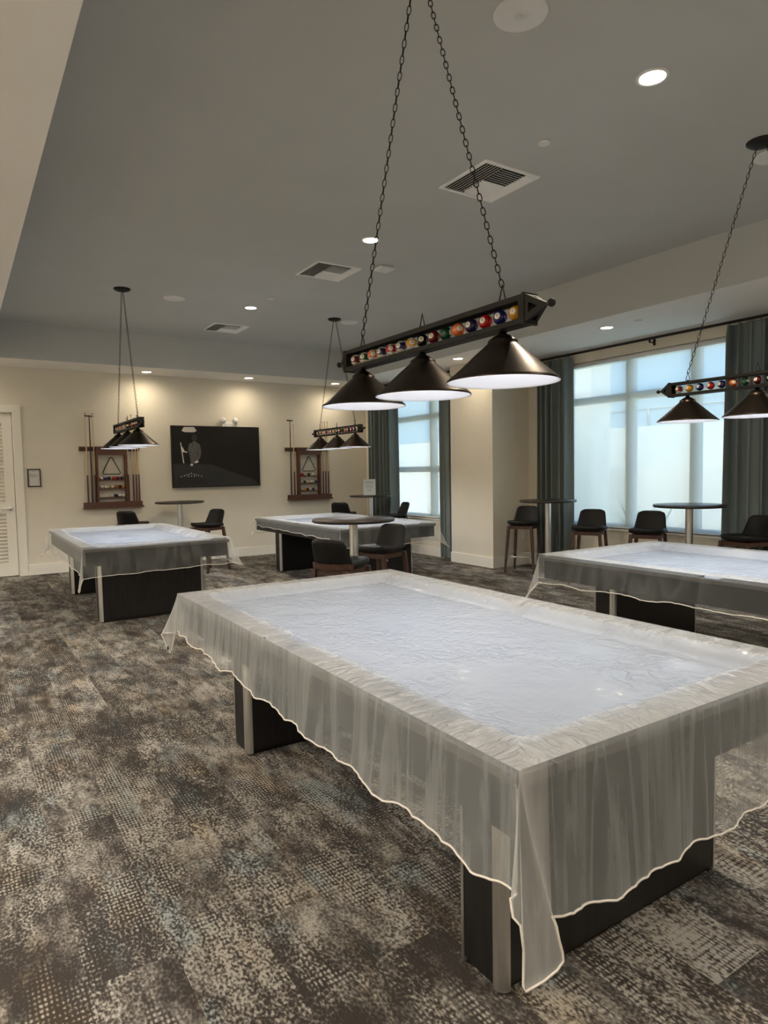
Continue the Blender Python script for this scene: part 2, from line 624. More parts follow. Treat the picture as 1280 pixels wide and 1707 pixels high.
# door 1: louvered leaf with cream casing
CW = 0.105
b = MB()
b.box((DX0 - CW, YB - 0.022, 0), (DX0, YB, DZ + CW)).box((DX1, YB - 0.022, 0), (DX1 + CW, YB, DZ + CW)).box((DX0, YB - 0.022, DZ), (DX1, YB, DZ + CW))
b.box((DX0, YB, 0), (DX0 + 0.012, YB + 0.1, DZ)).box((DX1 - 0.012, YB, 0), (DX1, YB + 0.1, DZ)).box((DX0, YB, DZ - 0.012), (DX1, YB + 0.1, DZ))
structure(b.build('trim_1', M_TRIM), 'cream door casing')
door = bpy.data.objects.new('door_1', None)
COL.objects.link(door)
door.location = (DX0 + 0.018, YB + 0.014, 0.012)
structure(door, 'cream louvered door')
dw, dh, st = DX1 - DX0 - 0.036, DZ - 0.03, 0.125
b = MB()
b.box((0, 0, 0), (st, 0.04, dh)).box((dw - st, 0, 0), (dw, 0.04, dh))
b.box((st, 0, 0), (dw - st, 0.04, 0.19)).box((st, 0, 0.93), (dw - st, 0.04, 1.10)).box((st, 0, dh - 0.14), (dw - st, 0.04, dh))
b.build('door_frame', M_TRIM, door)
for (z0, z1) in ((0.19, 0.93), (1.10, dh - 0.14)):
    b = MB()
    n = int((z1 - z0) / 0.052)
    for i in range(n):
        z = z0 + (i + 0.5) * (z1 - z0) / n
        b.box((st, -0.02, -0.0035), (dw - st, 0.02, 0.0035), Matrix.Translation((0, 0.024, z)) @ Matrix.Rotation(math.radians(-50), 4, 'X') @ Matrix.Scale(1.0, 4, (0, 1, 0)))
    b.box((st, 0.038, z0), (dw - st, 0.04, z1))
    b.build('louver_panel', M_TRIM, door)
b = MB()
b.lathe([(0, 0), (0.032, 0), (0.032, 0.012), (0.02, 0.018), (0.012, 0.02), (0.012, 0.055), (0, 0.055)], 20, (dw - 0.065, 0, 1.0), Matrix.Rotation(PI / 2, 4, 'X'))
b.tube([(dw - 0.065, -0.05, 1.0), (dw - 0.09, -0.055, 1.0), (dw - 0.19, -0.052, 0.998)], [0.011, 0.011, 0.008])
b.build('door_handle', M_CHROME, door)
structure(MB().box((DX0 - 0.3, YB + 0.2, -0.02), (DX1 + 0.3, YB + 0.24, 2.7)).build('wall_closet', M_WALL), 'closet wall behind the door')


# windows
def window(idx, x, w, mullions, transoms, label):
    y0, y1, z0, z1 = w
    root = bpy.data.objects.new('window_%d' % idx, None)
    COL.objects.link(root)
    root.location = (x, 0, 0)
    structure(root, label)
    fx0, fx1, f = 0.10, 0.17, 0.06
    b = MB()
    b.box((fx0, y0, z0), (fx1, y0 + f, z1)).box((fx0, y1 - f, z0), (fx1, y1, z1)).box((fx0, y0, z0), (fx1, y1, z0 + f)).box((fx0, y0, z1 - f), (fx1, y1, z1))
    b.build('window_frame', M_WINFRAME, root)
    b = MB()
    for m in mullions:
        b.box((fx0 - 0.01, m - 0.06, z0 + f), (fx1, m + 0.06, z1 - f))
    b.build('mullion', M_WINFRAME, root)
    b = MB()
    ms = [y0 + f] + [q for m in mullions for q in (m - 0.06, m + 0.06)] + [y1 - f]
    for tz in transoms:
        for a, c in zip(ms[::2], ms[1::2]):
            b.box((fx0, a, tz - 0.05), (fx1, c, tz + 0.05))
    b.build('transom', M_WINFRAME, root)
    MB().box((fx0 + 0.03, y0 + f, z0 + f), (fx0 + 0.036, y1 - f, z1 - f)).build('glass_pane', M_GLASS, root)
    b = MB()
    b.box((-0.02, y0 - 0.03, z0 - 0.022), (fx0, y1 + 0.03, z0))
    b.build('window_sill', M_TRIM, root)
    return root


window(1, XR, W1, [3.66 + 0.06 - 0.06, 4.66, 5.575], [2.40], 'wide window with pale mullions behind the far bar tables')
window(2, XF, W2, [9.15], [2.40, 1.49], 'narrow window with pale mullions past the pillar')


def screen(x, w, label):
    y0, y1, z0, z1 = w
    t = thing('roller_shade', label, 'window shade', (x + 0.035, (y0 + y1) / 2, z0))
    h, hw = z1 - z0, (y1 - y0) / 2 - 0.008
    rows = [[(0.0025 * math.sin(3 * v + u * 5), hw * u, 0.02 + (h - 0.06) * v) for u in [i / 10 - 1 for i in range(21)]] for v in [j / 12 for j in range(13)]]
    b = MB()
    b.grid(rows)
    b.build('shade_fabric', M_SHADEFAB, t)
    MB().tube([(0, -hw, 0.014), (0, hw, 0.014)], 0.011, 10).build('bottom_bar', M_WHITE, t)
    MB().tube([(0.0, -hw, h - 0.035), (0.0, hw, h - 0.035)], 0.03, 14).build('shade_roller', M_WHITE, t)


screen(XR, W1, 'pale see-through roller shade drawn down over the wide window')
screen(XF, W2, 'pale see-through roller shade drawn down over the narrow window past the pillar')

# ------------------------------------------------------------------ outside the windows
structure(MB().box((XR + 0.2, -8, -0.12), (26, 26, -0.02)).build('exterior_ground', M_PATIO), 'patio paving outside the windows')
structure(MB().box((12.0, -8, -0.1), (12.3, 26, 2.30)).build('exterior_wall', M_STUCCO), 'pale garden wall outside the wide window')
structure(MB().box((10.4, -8, -0.1), (10.7, 26, 1.45)).build('exterior_planter_wall', M_STUCCO2), 'low tan planter wall outside the windows')
structure(MB().box((9.0, 7.47, -0.1), (9.5, 9.3, 4.6)).build('exterior_pilaster', M_STUCCO), 'pale building corner outside the wide window')
fen = thing('chain_link_fence', 'grey chain link fence standing on the garden wall outside the wide window', 'fence', (12.15, 0, 2.30))
MB().tube([(0, 2, 0.36), (0, 16, 0.36)], 0.024, 8).build('top_rail', M_FENCE, fen)
for y in (2.0, 4.2, 6.4, 8.6, 10.8, 13.0, 15.2):
    MB().tube([(0, y, 0), (0, y, 0.42)], 0.03, 8).build('post', M_FENCE, fen)
b = MB()
k = 0
y = 2.0
while y < 15.7:
    b.tube([(0, y, 0.0), (0, y + 0.36, 0.36)], 0.004, 3, caps=False)
    b.tube([(0, y + 0.36, 0.0), (0, y, 0.36)], 0.004, 3, caps=False)
    y += 0.09
b.build('wire_mesh', M_FENCE, fen)


def agave(x, y, s, label):
    r = random.Random(int(x * 100 + y * 10))
    t = thing('agave_plant', label, 'plant', (x, y, -0.02), 0, 'spiky plants outside the windows')
    b = MB()
    for i in range(26):
        a = i * 2.4 + r.random() * 0.3
        l = s * (0.7 + 0.5 * r.random())
        tilt = 0.35 + 0.75 * (i / 26)
        d = Vector((math.cos(a) * math.sin(tilt), math.sin(a) * math.sin(tilt), math.cos(tilt)))
        pts, sd = [], Vector((-math.sin(a), math.cos(a), 0))
        rows = []
        for j in range(6):
            q = j / 5
            p = d * l * q + Vector((0, 0, -0.25 * l * q * q * math.sin(tilt)))
            wd = 0.045 * s * (math.sin(PI * min(1, q * 0.85 + 0.15)) + 0.03)
            rows.append([p - sd * wd, p + Vector((0, 0, -0.012)), p + sd * wd])
        b.grid(rows)
    b.build('leaves', M_LEAF, t)
    MB().lathe([(0, 0), (0.07 * s, 0), (0.09 * s, 0.1 * s), (0.04 * s, 0.2 * s), (0, 0.2 * s)], 10).build('stem', M_LEAF, t)


agave(9.0, 6.4, 1.15, 'spiky plant outside beside the pale building corner')
agave(9.5, 4.2, 0.95, 'spiky plant outside, middle one behind the shade')
agave(9.1, 11.4, 0.9, 'spiky plant outside the narrow window')


# ------------------------------------------------------------------ pool tables
TW, TL, TH = 1.45, 2.72, 0.79
LEG_Y = (-1.02, 0.885)


def pool_table(x, y, label, plate=False):
    root = thing('pool_table', label, 'pool table', (x, y, 0), 0, 'four covered pool tables')
    w, l = TW / 2 - 0.006, TL / 2 - 0.006
    # apron
    b = MB()
    b.box((-w + 0.02, -l + 0.02, 0.605), (-w + 0.06, l - 0.02, 0.745)).box((w - 0.06, -l + 0.02, 0.605), (w - 0.02, l - 0.02, 0.745))
    b.box((-w + 0.06, -l + 0.02, 0.605), (w - 0.06, -l + 0.06, 0.745)).box((-w + 0.06, l - 0.06, 0.605), (w - 0.06, l - 0.02, 0.745))
    b.box((-w + 0.06, -l + 0.06, 0.615), (w - 0.06, l - 0.06, 0.64))
    b.build('apron', M_DARKWOOD, root)
    # slate and cloth
    MB().box((-w + 0.06, -l + 0.06, 0.69), (w - 0.06, l - 0.06, 0.727)).build('playing_surface', M_FELT, root)
    # rails
    rw, pk = 0.125, 0.065
    for s in (-1, 1):
        b = MB()
        x0, x1 = sorted((s * w, s * (w - rw)))
        b.box((x0, -l + 0.005, 0.745), (x1, -pk, TH - 0.016), bevel=0.004)
        b.box((x0, pk, 0.745), (x1, l - 0.005, TH - 0.016), bevel=0.004)
        b.box((min(s * w, s * (w - 0.04)), -pk, 0.745), (max(s * w, s * (w - 0.04)), pk, TH - 0.016))
        b.build('side_rail', M_RAIL, root)
        b = MB()
        y0, y1 = sorted((s * l, s * (l - rw)))
        b.box((-w + rw + 0.002, y0, 0.745), (w - rw - 0.002, y1, TH - 0.016), bevel=0.004)
        b.build('end_rail', M_RAIL, root)
    for s in (-1, 1):
        b = MB()
        xs = sorted((s * (w - rw - 0.001), s * (w - rw - 0.035)))
        b.prism([(xs[0], -l + rw + 0.06), (xs[1], -l + rw + 0.06), (xs[1], -pk - 0.03), (xs[0], -pk - 0.03)], 0.728, 0.750)
        b.prism([(xs[0], l - rw - 0.06), (xs[1], l - rw - 0.06), (xs[1], pk + 0.03), (xs[0], pk + 0.03)], 0.728, 0.750)
        b.build('cushion', M_FELT, root)
        b = MB()
        ys = sorted((s * (l - rw - 0.001), s * (l - rw - 0.035)))
        b.box((-w + rw + 0.06, ys[0], 0.728), (w - rw - 0.06, ys[1], 0.752))
        b.build('cushion', M_FELT, root)
    for sx in (-1, 1):
        for yy in (-l + rw + 0.015, 0, l - rw - 0.015):
            b = MB()
            b.lathe([(0.055, 0.7255), (0.052, 0.70), (0.04, 0.66), (0, 0.655)], 16, (sx * (w - rw - (0.015 if yy else -0.03)), yy, 0))
            b.build('pocket', M_POCKET, root)
    # slab pedestals
    for i, ly in enumerate(LEG_Y):
        x0, x1, y0, y1, r = -0.555, 0.505, ly - 0.095, ly + 0.095, 0.032
        b = MB()
        b.box((x0 + r, y0, 0.03), (x1 - r, y1, 0.605)).box((x0, y0 + r, 0.03), (x0 + r, y1 - r, 0.605)).box((x1 - r, y0 + r, 0.03), (x1, y1 - r, 0.605))
        b.box((x0 + 0.02, y0 + 0.02, 0.0), (x1 - 0.02, y1 - 0.02, 0.03))
        leg = b.build('pedestal', M_DARKWOOD, root)
        for (cx, cy, a0) in ((x0 + r, y0 + r, PI), (x1 - r, y0 + r, 1.5 * PI), (x1 - r, y1 - r, 0), (x0 + r, y1 - r, 0.5 * PI)):
            pts = [(cx + (r + 0.003) * math.cos(a0 + q * PI / 16), cy + (r + 0.003) * math.sin(a0 + q * PI / 16)) for q in range(9)] + [(cx, cy)]
            b = MB()
            b.prism(pts, 0.012, 0.605)
            c = b.build('corner_trim', M_CHROME, leg)
            c['label'] = 'rounded brushed steel corner strip'
    if plate:
        b = MB()
        x0, y0 = 0.03, LEG_Y[0] - 0.0955
        for k, (a, c) in enumerate(((0.0, 0.022), (0.028, 0.052), (0.058, 0.075))):
            b.box((x0 + a, y0 - 0.003, 0.30), (x0 + c, y0, 0.325))
        p = b.build('maker_plate', M_CHROME, root)
        p['label'] = 'small pale maker plate on the pedestal'
    return root


T1, T2, T3, T4 = (1.759, 2.418), (1.700, 8.14), (4.555, 8.25), (4.574, 2.336)
pool_table(*T1, 'large dark pool table nearest the camera under a milky vinyl cover')
pool_table(*T2, 'dark pool table on steel-edged slab legs near the louvered door')
pool_table(*T3, 'dark pool table behind the low round table with two stools', plate=True)
pool_table(*T4, 'dark pool table cut off by the right edge, before the wide window')


# ------------------------------------------------------------------ vinyl covers
def smooth(a, b, x):
    t = max(0.0, min(1.0, (x - a) / (b - a)))
    return t * t * (3 - 2 * t)


def wob(x, y, seed, f):
    r = random.Random(seed)
    s = 0.0
    for i in range(7):
        a = r.random() * 2 * PI
        k = f * (0.6 + 0.9 * r.random())
        s += math.sin((x * math.cos(a) + y * math.sin(a)) * k + r.random() * 7)
    return s / 7


class Wob:
    def __init__(self, seed, f, n=7, ang=None, spread=PI):
        r = random.Random(seed)
        self.t = []
        for i in range(n):
            a = r.random() * 2 * PI if ang is None else ang + (r.random() - 0.5) * spread
            k = f * (0.6 + 0.9 * r.random())
            self.t.append((math.cos(a) * k, math.sin(a) * k, r.random() * 7))

    def __call__(self, x, y):
        return sum(math.sin(x * a + y * b + c) for a, b, c in self.t) / len(self.t)


def cover(x, y, label, drop, corner, nx, ny, seed, step=0.02, crease=None, snap=False, skip=None, pleat=1.0, vinyl=None):
    """drop[side] = list of hem drops along the side, corner[k] = fan list of (dx, dy, drop)"""
    root = thing('table_cover', label, 'table cover', (x, y, 0), 0, 'vinyl covers on the pool tables')
    ZT = TH + 0.007
    w, l = TW / 2 + 0.004, TL / 2 + 0.004
    n1, n2, n3 = Wob(seed, 9), Wob(seed + 1, 38), Wob(seed + 2, 85)
    nr = Wob(seed + 3, 120, 6, 0.5, 0.9)
    nq = Wob(seed + 4, 120, 6, 1.2, 0.9)
    edge_fold = Wob(seed + 5, 26)

    n4 = Wob(seed + 6, 150, 5)

    def ridge(v):
        return (1 - min(1.0, abs(v) * 1.6)) ** 2

    def top(px, py):
        dx, dy = w - abs(px), l - abs(py)
        c = 0.20
        d = c - math.hypot(max(c - dx, 0), max(c - dy, 0)) if (dx < c and dy < c) else min(dx, dy)
        pocket = 0.010 * math.exp(-((dx - dy) / 0.07) ** 2) * smooth(0.03, 0.09, max(dx, dy))
        side = 0.03 * math.exp(-(py / 0.09) ** 2) if dx < 0.3 else 0
        dd = d + pocket + side
        ef = edge_fold(px, py)
        s = smooth(0.108 + 0.012 * ef, 0.205 + 0.02 * ef, dd)
        z = ZT - 0.050 * s
        inner = smooth(0.18, 0.30, d)
        rail = smooth(0.0, 0.025, d) * (1 - smooth(0.13, 0.2, d))
        z += inner * (0.0026 * n1(px, py) + 0.0012 * n2(px, py) + 0.0024 * ridge(n3(px, py)) * max(0, n1(py, px)) + 0.0006 * n4(px, py))
        wr = nr(px, py) if dx < dy else nq(px, py)
        amp = 0.6 + 0.6 * n1(py * 1.3, px * 1.3)
        z += rail * (0.0052 * ridge(wr) * amp + 0.0022 * ridge(n2(px * 0.7, py * 0.7)) + 0.0008)
        z += smooth(0.1, 0.15, d) * (1 - smooth(0.2, 0.3, d)) * 0.006 * ridge(wr) * (0.5 + 0.5 * n1(px, py))
        if crease is not None and px < -w + 0.3:
            z += 0.010 * math.exp(-((py - crease - 0.35 * (px + w)) / 0.010) ** 2) * (1 - smooth(0.16, 0.28, d))
        return z

    xs = [-w + 2 * w * i / nx for i in range(nx + 1)]
    ys = [-l + 2 * l * j / ny for j in range(ny + 1)]
    rows = [[(px, py, top(px, py)) for px in xs] for py in ys]
    b = MB()
    b.grid(rows)
    for f in b.bm.faces:
        ce = f.calc_center_median()
        dx, dy = w - abs(ce.x), l - abs(ce.y)
        if min(dx, dy) < 0.125:
            f.material_index = 1 if dx < dy else 2
    b.build('cover_top', [M_VINYL_TOP, M_VINYL_SIDE, M_VINYL_END], root, recalc=False)

    # hanging skirt, one continuous strip round the table
    rnd = random.Random(seed + 9)

    def interp(lst, q):
        f = q * (len(lst) - 1)
        i = min(int(f), len(lst) - 2)
        return lst[i] + (lst[i + 1] - lst[i]) * (f - i)

    cols = []      # (base, disp vector at hem, drop, mode)
    sides = [('left', (-w, l), (-w, -l), (-1, 0)), ('front', (-w, -l), (w, -l), (0, -1)), ('right', (w, -l), (w, l), (1, 0)), ('back', (w, l), (-w, l), (0, 1))]
    wav = [(rnd.uniform(9, 14), rnd.random() * 6, 0.5), (rnd.uniform(19, 30), rnd.random() * 6, 0.4), (rnd.uniform(40, 60), rnd.random() * 6, 0.25), (rnd.uniform(75, 100), rnd.random() * 6, 0.12)]
    s_acc = 0.0
    for si, (nm, a, c, nv) in enumerate(sides):
        ln = abs(a[0] - c[0]) + abs(a[1] - c[1])
        n = int(ln / step)
        for i in range(n + 1):
            q = i / n
            if skip and nm in skip and q * ln < skip[nm]:
                continue
            s = s_acc + q * ln
            fade = smooth(0, 0.08, min(q, 1 - q) * ln)
            pl = sum(am * (math.sin(fr * s + ph) if k_ < 2 else 1 - 2 * abs(math.sin(fr * 0.5 * s + ph)) ** 0.6) for k_, (fr, ph, am) in enumerate(wav))
            scal = 0.5 + 0.5 * math.sin(wav[0][0] * s * 1.3 + 1.0)
            out = 0.007 + fade * pleat * (0.014 + 0.014 * pl)
            d = interp(drop[nm], q) + fade * 0.011 * (scal - 0.5 + 0.5 * pl)
            bx, by = a[0] + (c[0] - a[0]) * q, a[1] + (c[1] - a[1]) * q
            cols.append(((bx, by), (nv[0] * out, nv[1] * out), d, pl * fade, nv))
        s_acc += ln
        fan = corner[si]
        for (dx, dy, d) in fan:
            cols.append((c, (dx, dy), d, None, None))
    cols.append(cols[0])
    T = [0, 0.02, 0.06, 0.12, 0.2, 0.3, 0.42, 0.54, 0.66, 0.78, 0.9, 1.0]
    rows = []
    fine = Wob(seed + 20, 60)
    for t in T:
        row = []
        for (bp, dv, d, pl, nv) in cols:
            e = t ** 1.25 if pl is None else min(1, 0.35 * t ** 0.5 + 0.65 * t ** 1.3)
            px, py = bp[0] + dv[0] * e, bp[1] + dv[1] * e
            z = ZT - d * t
            if pl is not None:
                wv = 0.0016 * fine(px + py, z * 0.3) * smooth(0, 0.1, t)
                px += nv[0] * wv
                py += nv[1] * wv
            row.append((px, py, z))
        rows.append(row)
    b = MB()
    vv = b.grid(rows)
    nc = len(cols)
    b.bm.faces.ensure_lookup_table()
    for k, f in enumerate(b.bm.faces):
        if cols[k % (nc - 1)][4] is None and f.calc_area() > 1e-9 and len(b.bm.faces) == (nc - 1) * (len(rows) - 1):
            f.material_index = 1
    b.build('skirt', [vinyl or M_VINYL, M_VINYL_FOLD], root, recalc=False)
    hem = [Vector(p) for p in rows[-1][:-1]]
    b = MB()
    b.tube(hem, 0.0035, 5, closed=True)
    b.build('hem_piping', M_PIPING, root)
    if snap:
        p = hem_pt = Vector(snap)
        b = MB()
        b.lathe([(0, 0.006), (0.008, 0.005), (0.011, 0), (0, -0.001)], 14, p, Matrix.Rotation(PI / 2, 4, 'Y') @ Matrix.Rotation(PI, 4, 'Y'))
        o = b.build('snap_button', M_BLACKMETAL, root)
        o['label'] = 'dark snap button at the cover corner'
    return root


def flare(sx, sy, L0, L1, tip, reach):
    """loose corner that fans outward; sx, sy outward signs; from the first side to the next"""
    dgx, dgy = sx * 0.7071, sy * 0.7071
    return [(dgx * reach * f + ox, dgy * reach * f + oy, d) for f, d, ox, oy in
            ((0.35, L0 + (tip - L0) * 0.25, 0, 0), (0.75, L0 + (tip - L0) * 0.6, 0, 0), (1.0, tip * 0.96, 0.006 * sy, -0.006 * sx), (1.02, tip, 0, 0),
             (0.95, tip * 0.97, -0.006 * sy, 0.006 * sx), (0.65, L1 + (tip - L1) * 0.55, 0, 0), (0.3, L1 + (tip - L1) * 0.2, 0, 0))]


# corners in order: front-left, front-right, back-right, back-left
fl1 = [(-0.016, 0.012, 0.30), (-0.020, 0.0, 0.335), (-0.016, -0.020, 0.345), (-0.012, -0.026, 0.40), (-0.022, -0.034, 0.475), (-0.022, -0.040, 0.484), (0.03, -0.045, 0.480), (0.075, -0.044, 0.474), (0.100, -0.040, 0.466),
       (0.102, -0.036, 0.45), (0.095, -0.032, 0.42), (0.090, -0.028, 0.385), (0.088, -0.020, 0.368)]
bl1 = [(0.0, 0.012, 0.238), (-0.02, 0.022, 0.232), (-0.076, 0.052, 0.228), (-0.084, 0.054, 0.236), (-0.078, 0.048, 0.250), (-0.052, 0.028, 0.330), (-0.046, 0.024, 0.342), (-0.040, 0.018, 0.330), (-0.022, -0.004, 0.252)]
cover(*T1, 'milky vinyl cover creased over the nearest pool table, folded corner hanging low',
      dict(left=[0.215, 0.235, 0.255, 0.275, 0.285], front=[0.36, 0.40, 0.395, 0.375, 0.385, 0.37], right=[0.30, 0.28, 0.26], back=[0.26, 0.25, 0.24]),
      [fl1, flare(1, -1, 0.37, 0.30, 0.46, 0.09), flare(1, 1, 0.26, 0.26, 0.33, 0.08), bl1], 150, 260, 11, 0.010, crease=0.09,
      snap=(-TW / 2 - 0.004 - 0.056, TL / 2 + 0.026, TH + 0.007 - 0.312), skip={'front': 0.088})
cover(*T2, 'milky vinyl cover on the pool table by the louvered door',
      dict(left=[0.25, 0.26, 0.26, 0.27], front=[0.30, 0.285, 0.28, 0.27], right=[0.26, 0.25], back=[0.25, 0.25]),
      [flare(-1, -1, 0.27, 0.30, 0.42, 0.07), flare(1, -1, 0.27, 0.26, 0.30, 0.13), flare(1, 1, 0.25, 0.25, 0.33, 0.10), flare(-1, 1, 0.25, 0.25, 0.36, 0.12)], 60, 110, 23, 0.02, pleat=0.45, vinyl=M_VINYL_SMOOTH)
cover(*T3, 'milky vinyl cover on the pool table behind the low round table',
      dict(left=[0.12, 0.13, 0.145, 0.16], front=[0.24, 0.25, 0.25, 0.25], right=[0.25, 0.25], back=[0.25, 0.25]),
      [flare(-1, -1, 0.18, 0.24, 0.36, 0.05), flare(1, -1, 0.25, 0.25, 0.34, 0.15), flare(1, 1, 0.25, 0.25, 0.33, 0.10), flare(-1, 1, 0.25, 0.12, 0.30, 0.07)], 60, 110, 37, 0.02, pleat=0.45, vinyl=M_VINYL_SMOOTH)
cover(*T4, 'milky vinyl cover on the pool table before the wide window',
      dict(left=[0.225, 0.215, 0.21, 0.21, 0.20], front=[0.25, 0.25], right=[0.25, 0.25], back=[0.25, 0.24, 0.24]),
      [flare(-1, -1, 0.20, 0.25, 0.34, 0.06), flare(1, -1, 0.25, 0.25, 0.33, 0.08), flare(1, 1, 0.25, 0.25, 0.33, 0.10), flare(-1, 1, 0.24, 0.225, 0.36, 0.10)], 80, 140, 51, 0.015, pleat=0.45, vinyl=M_VINYL_SMOOTH)


# ------------------------------------------------------------------ billiard lamps
BALL_RGB = {1: (0.62, 0.29, 0.02), 2: (0.015, 0.015, 0.12), 3: (0.42, 0.012, 0.012), 4: (0.022, 0.012, 0.07), 5: (0.62, 0.12, 0.02), 6: (0.006, 0.055, 0.026), 7: (0.14, 0.006, 0.012), 8: (0.008, 0.008, 0.008)}
M_BALL, M_STRIPE = {}, {}
for k, c in BALL_RGB.items():
    M_BALL[k] = mat('ball colour %d' % k, c, 0.12, noise=0.02, coat=0.5)
M_BALLWHITE = mat('ball white', (0.72, 0.68, 0.58), 0.12, noise=0.02, coat=0.5)
M_NUM = mat('ball numeral', (0.01, 0.01, 0.01), 0.4)
RB = 0.0275


def ball_mesh(num):
    key = num if num <= 8 else num - 8
    b = MB()
    b.sphere(RB, n=24, k=16)
    if num > 8:
        for f in b.bm.faces:
            f.material_index = 0 if abs(f.calc_center_median().z) < RB * 0.62 else 1
    bmesh.ops.recalc_face_normals(b.bm, faces=b.bm.faces[:])
    me = bpy.data.meshes.new('ball')
    b.bm.to_mesh(me)
    b.bm.free()
    me.materials.append(M_BALL[key])
    me.materials.append(M_BALLWHITE)
    return me


def disc_mesh():
    b = MB()
    r = RB + 0.0004
    a1 = 0.44
    prof = [(0, -r)] + [(r * math.sin(a1 * i / 4), -r * math.cos(a1 * i / 4)) for i in range(1, 5)]
    b.lathe(prof, 18, (0, 0, 0), Matrix.Rotation(-PI / 2, 4, 'Y') @ Matrix.Rotation(PI, 4, 'Y') @ Matrix.Rotation(PI, 4, 'Z'))
    bmesh.ops.recalc_face_normals(b.bm, faces=b.bm.faces[:])
    me = bpy.data.meshes.new('number_disc')
    # make it face -X
    if sum(v.co.x for v in b.bm.verts) > 0:
        for v in b.bm.verts:
            v.co.x = -v.co.x
        bmesh.ops.reverse_faces(b.bm, faces=b.bm.faces[:])
    b.bm.to_mesh(me)
    b.bm.free()
    me.materials.append(M_BALLWHITE)
    return me


BALL_ME = {n: ball_mesh(n) for n in range(1, 16)}
DISC_ME = disc_mesh()
NUM_ME = {}
for n in range(1, 16):
    cu = bpy.data.curves.new('numeral', 'FONT')
    cu.body = str(n)
    cu.size = 0.015 if n < 10 else 0.012
    cu.align_x = 'CENTER'
    cu.align_y = 'CENTER'
    cu.materials.append(M_NUM)
    to = bpy.data.objects.new('numeral', cu)
    COL.objects.link(to)
    bpy.context.view_layer.update()
    me = bpy.data.meshes.new_from_object(to.evaluated_get(bpy.context.evaluated_depsgraph_get()))
    bpy.data.objects.remove(to)
    NUM_ME[n] = me


def chain_mesh(p0, p1):
    p0, p1 = Vector(p0), Vector(p1)
    d = (p1 - p0)
    n = max(4, int(d.length / 0.0305))
    t = d.normalized()
    s1 = t.cross(Vector((1, 0, 0))).normalized()
    s2 = t.cross(s1).normalized()
    b = MB()
    hl, hw, r = d.length / n * 0.5 + 0.0042, 0.0082, 0.0022
    for i in range(n):
        c = p0 + d * ((i + 0.5) / n)
        s = (s1 + s2).normalized() if i % 2 == 0 else (s1 - s2).normalized()
        pts = []
        for k in range(12):
            a = 2 * PI * k / 12
            ca, sa = math.cos(a), math.sin(a)
            pts.append(c + t * (hl - r) * (abs(sa) ** 0.75 * (1 if sa >= 0 else -1)) + s * hw * (abs(ca) ** 0.85 * (1 if ca >= 0 else -1)))
        b.tube(pts, r, 5, closed=True)
    return b


SHADE_PROF_OUT = [(0.013, 0.182), (0.016, 0.172), (0.030, 0.166), (0.052, 0.150), (0.056, 0.146), (0.056, 0.138), (0.060, 0.134), (0.110, 0.090), (0.160, 0.044), (0.207, 0.004), (0.211, 0.0), (0.211, -0.006)]
SHADE_PROF_IN = [(0.211, -0.006), (0.206, -0.005), (0.203, 0.001), (0.156, 0.041), (0.106, 0.086), (0.056, 0.131), (0.0, 0.134)]


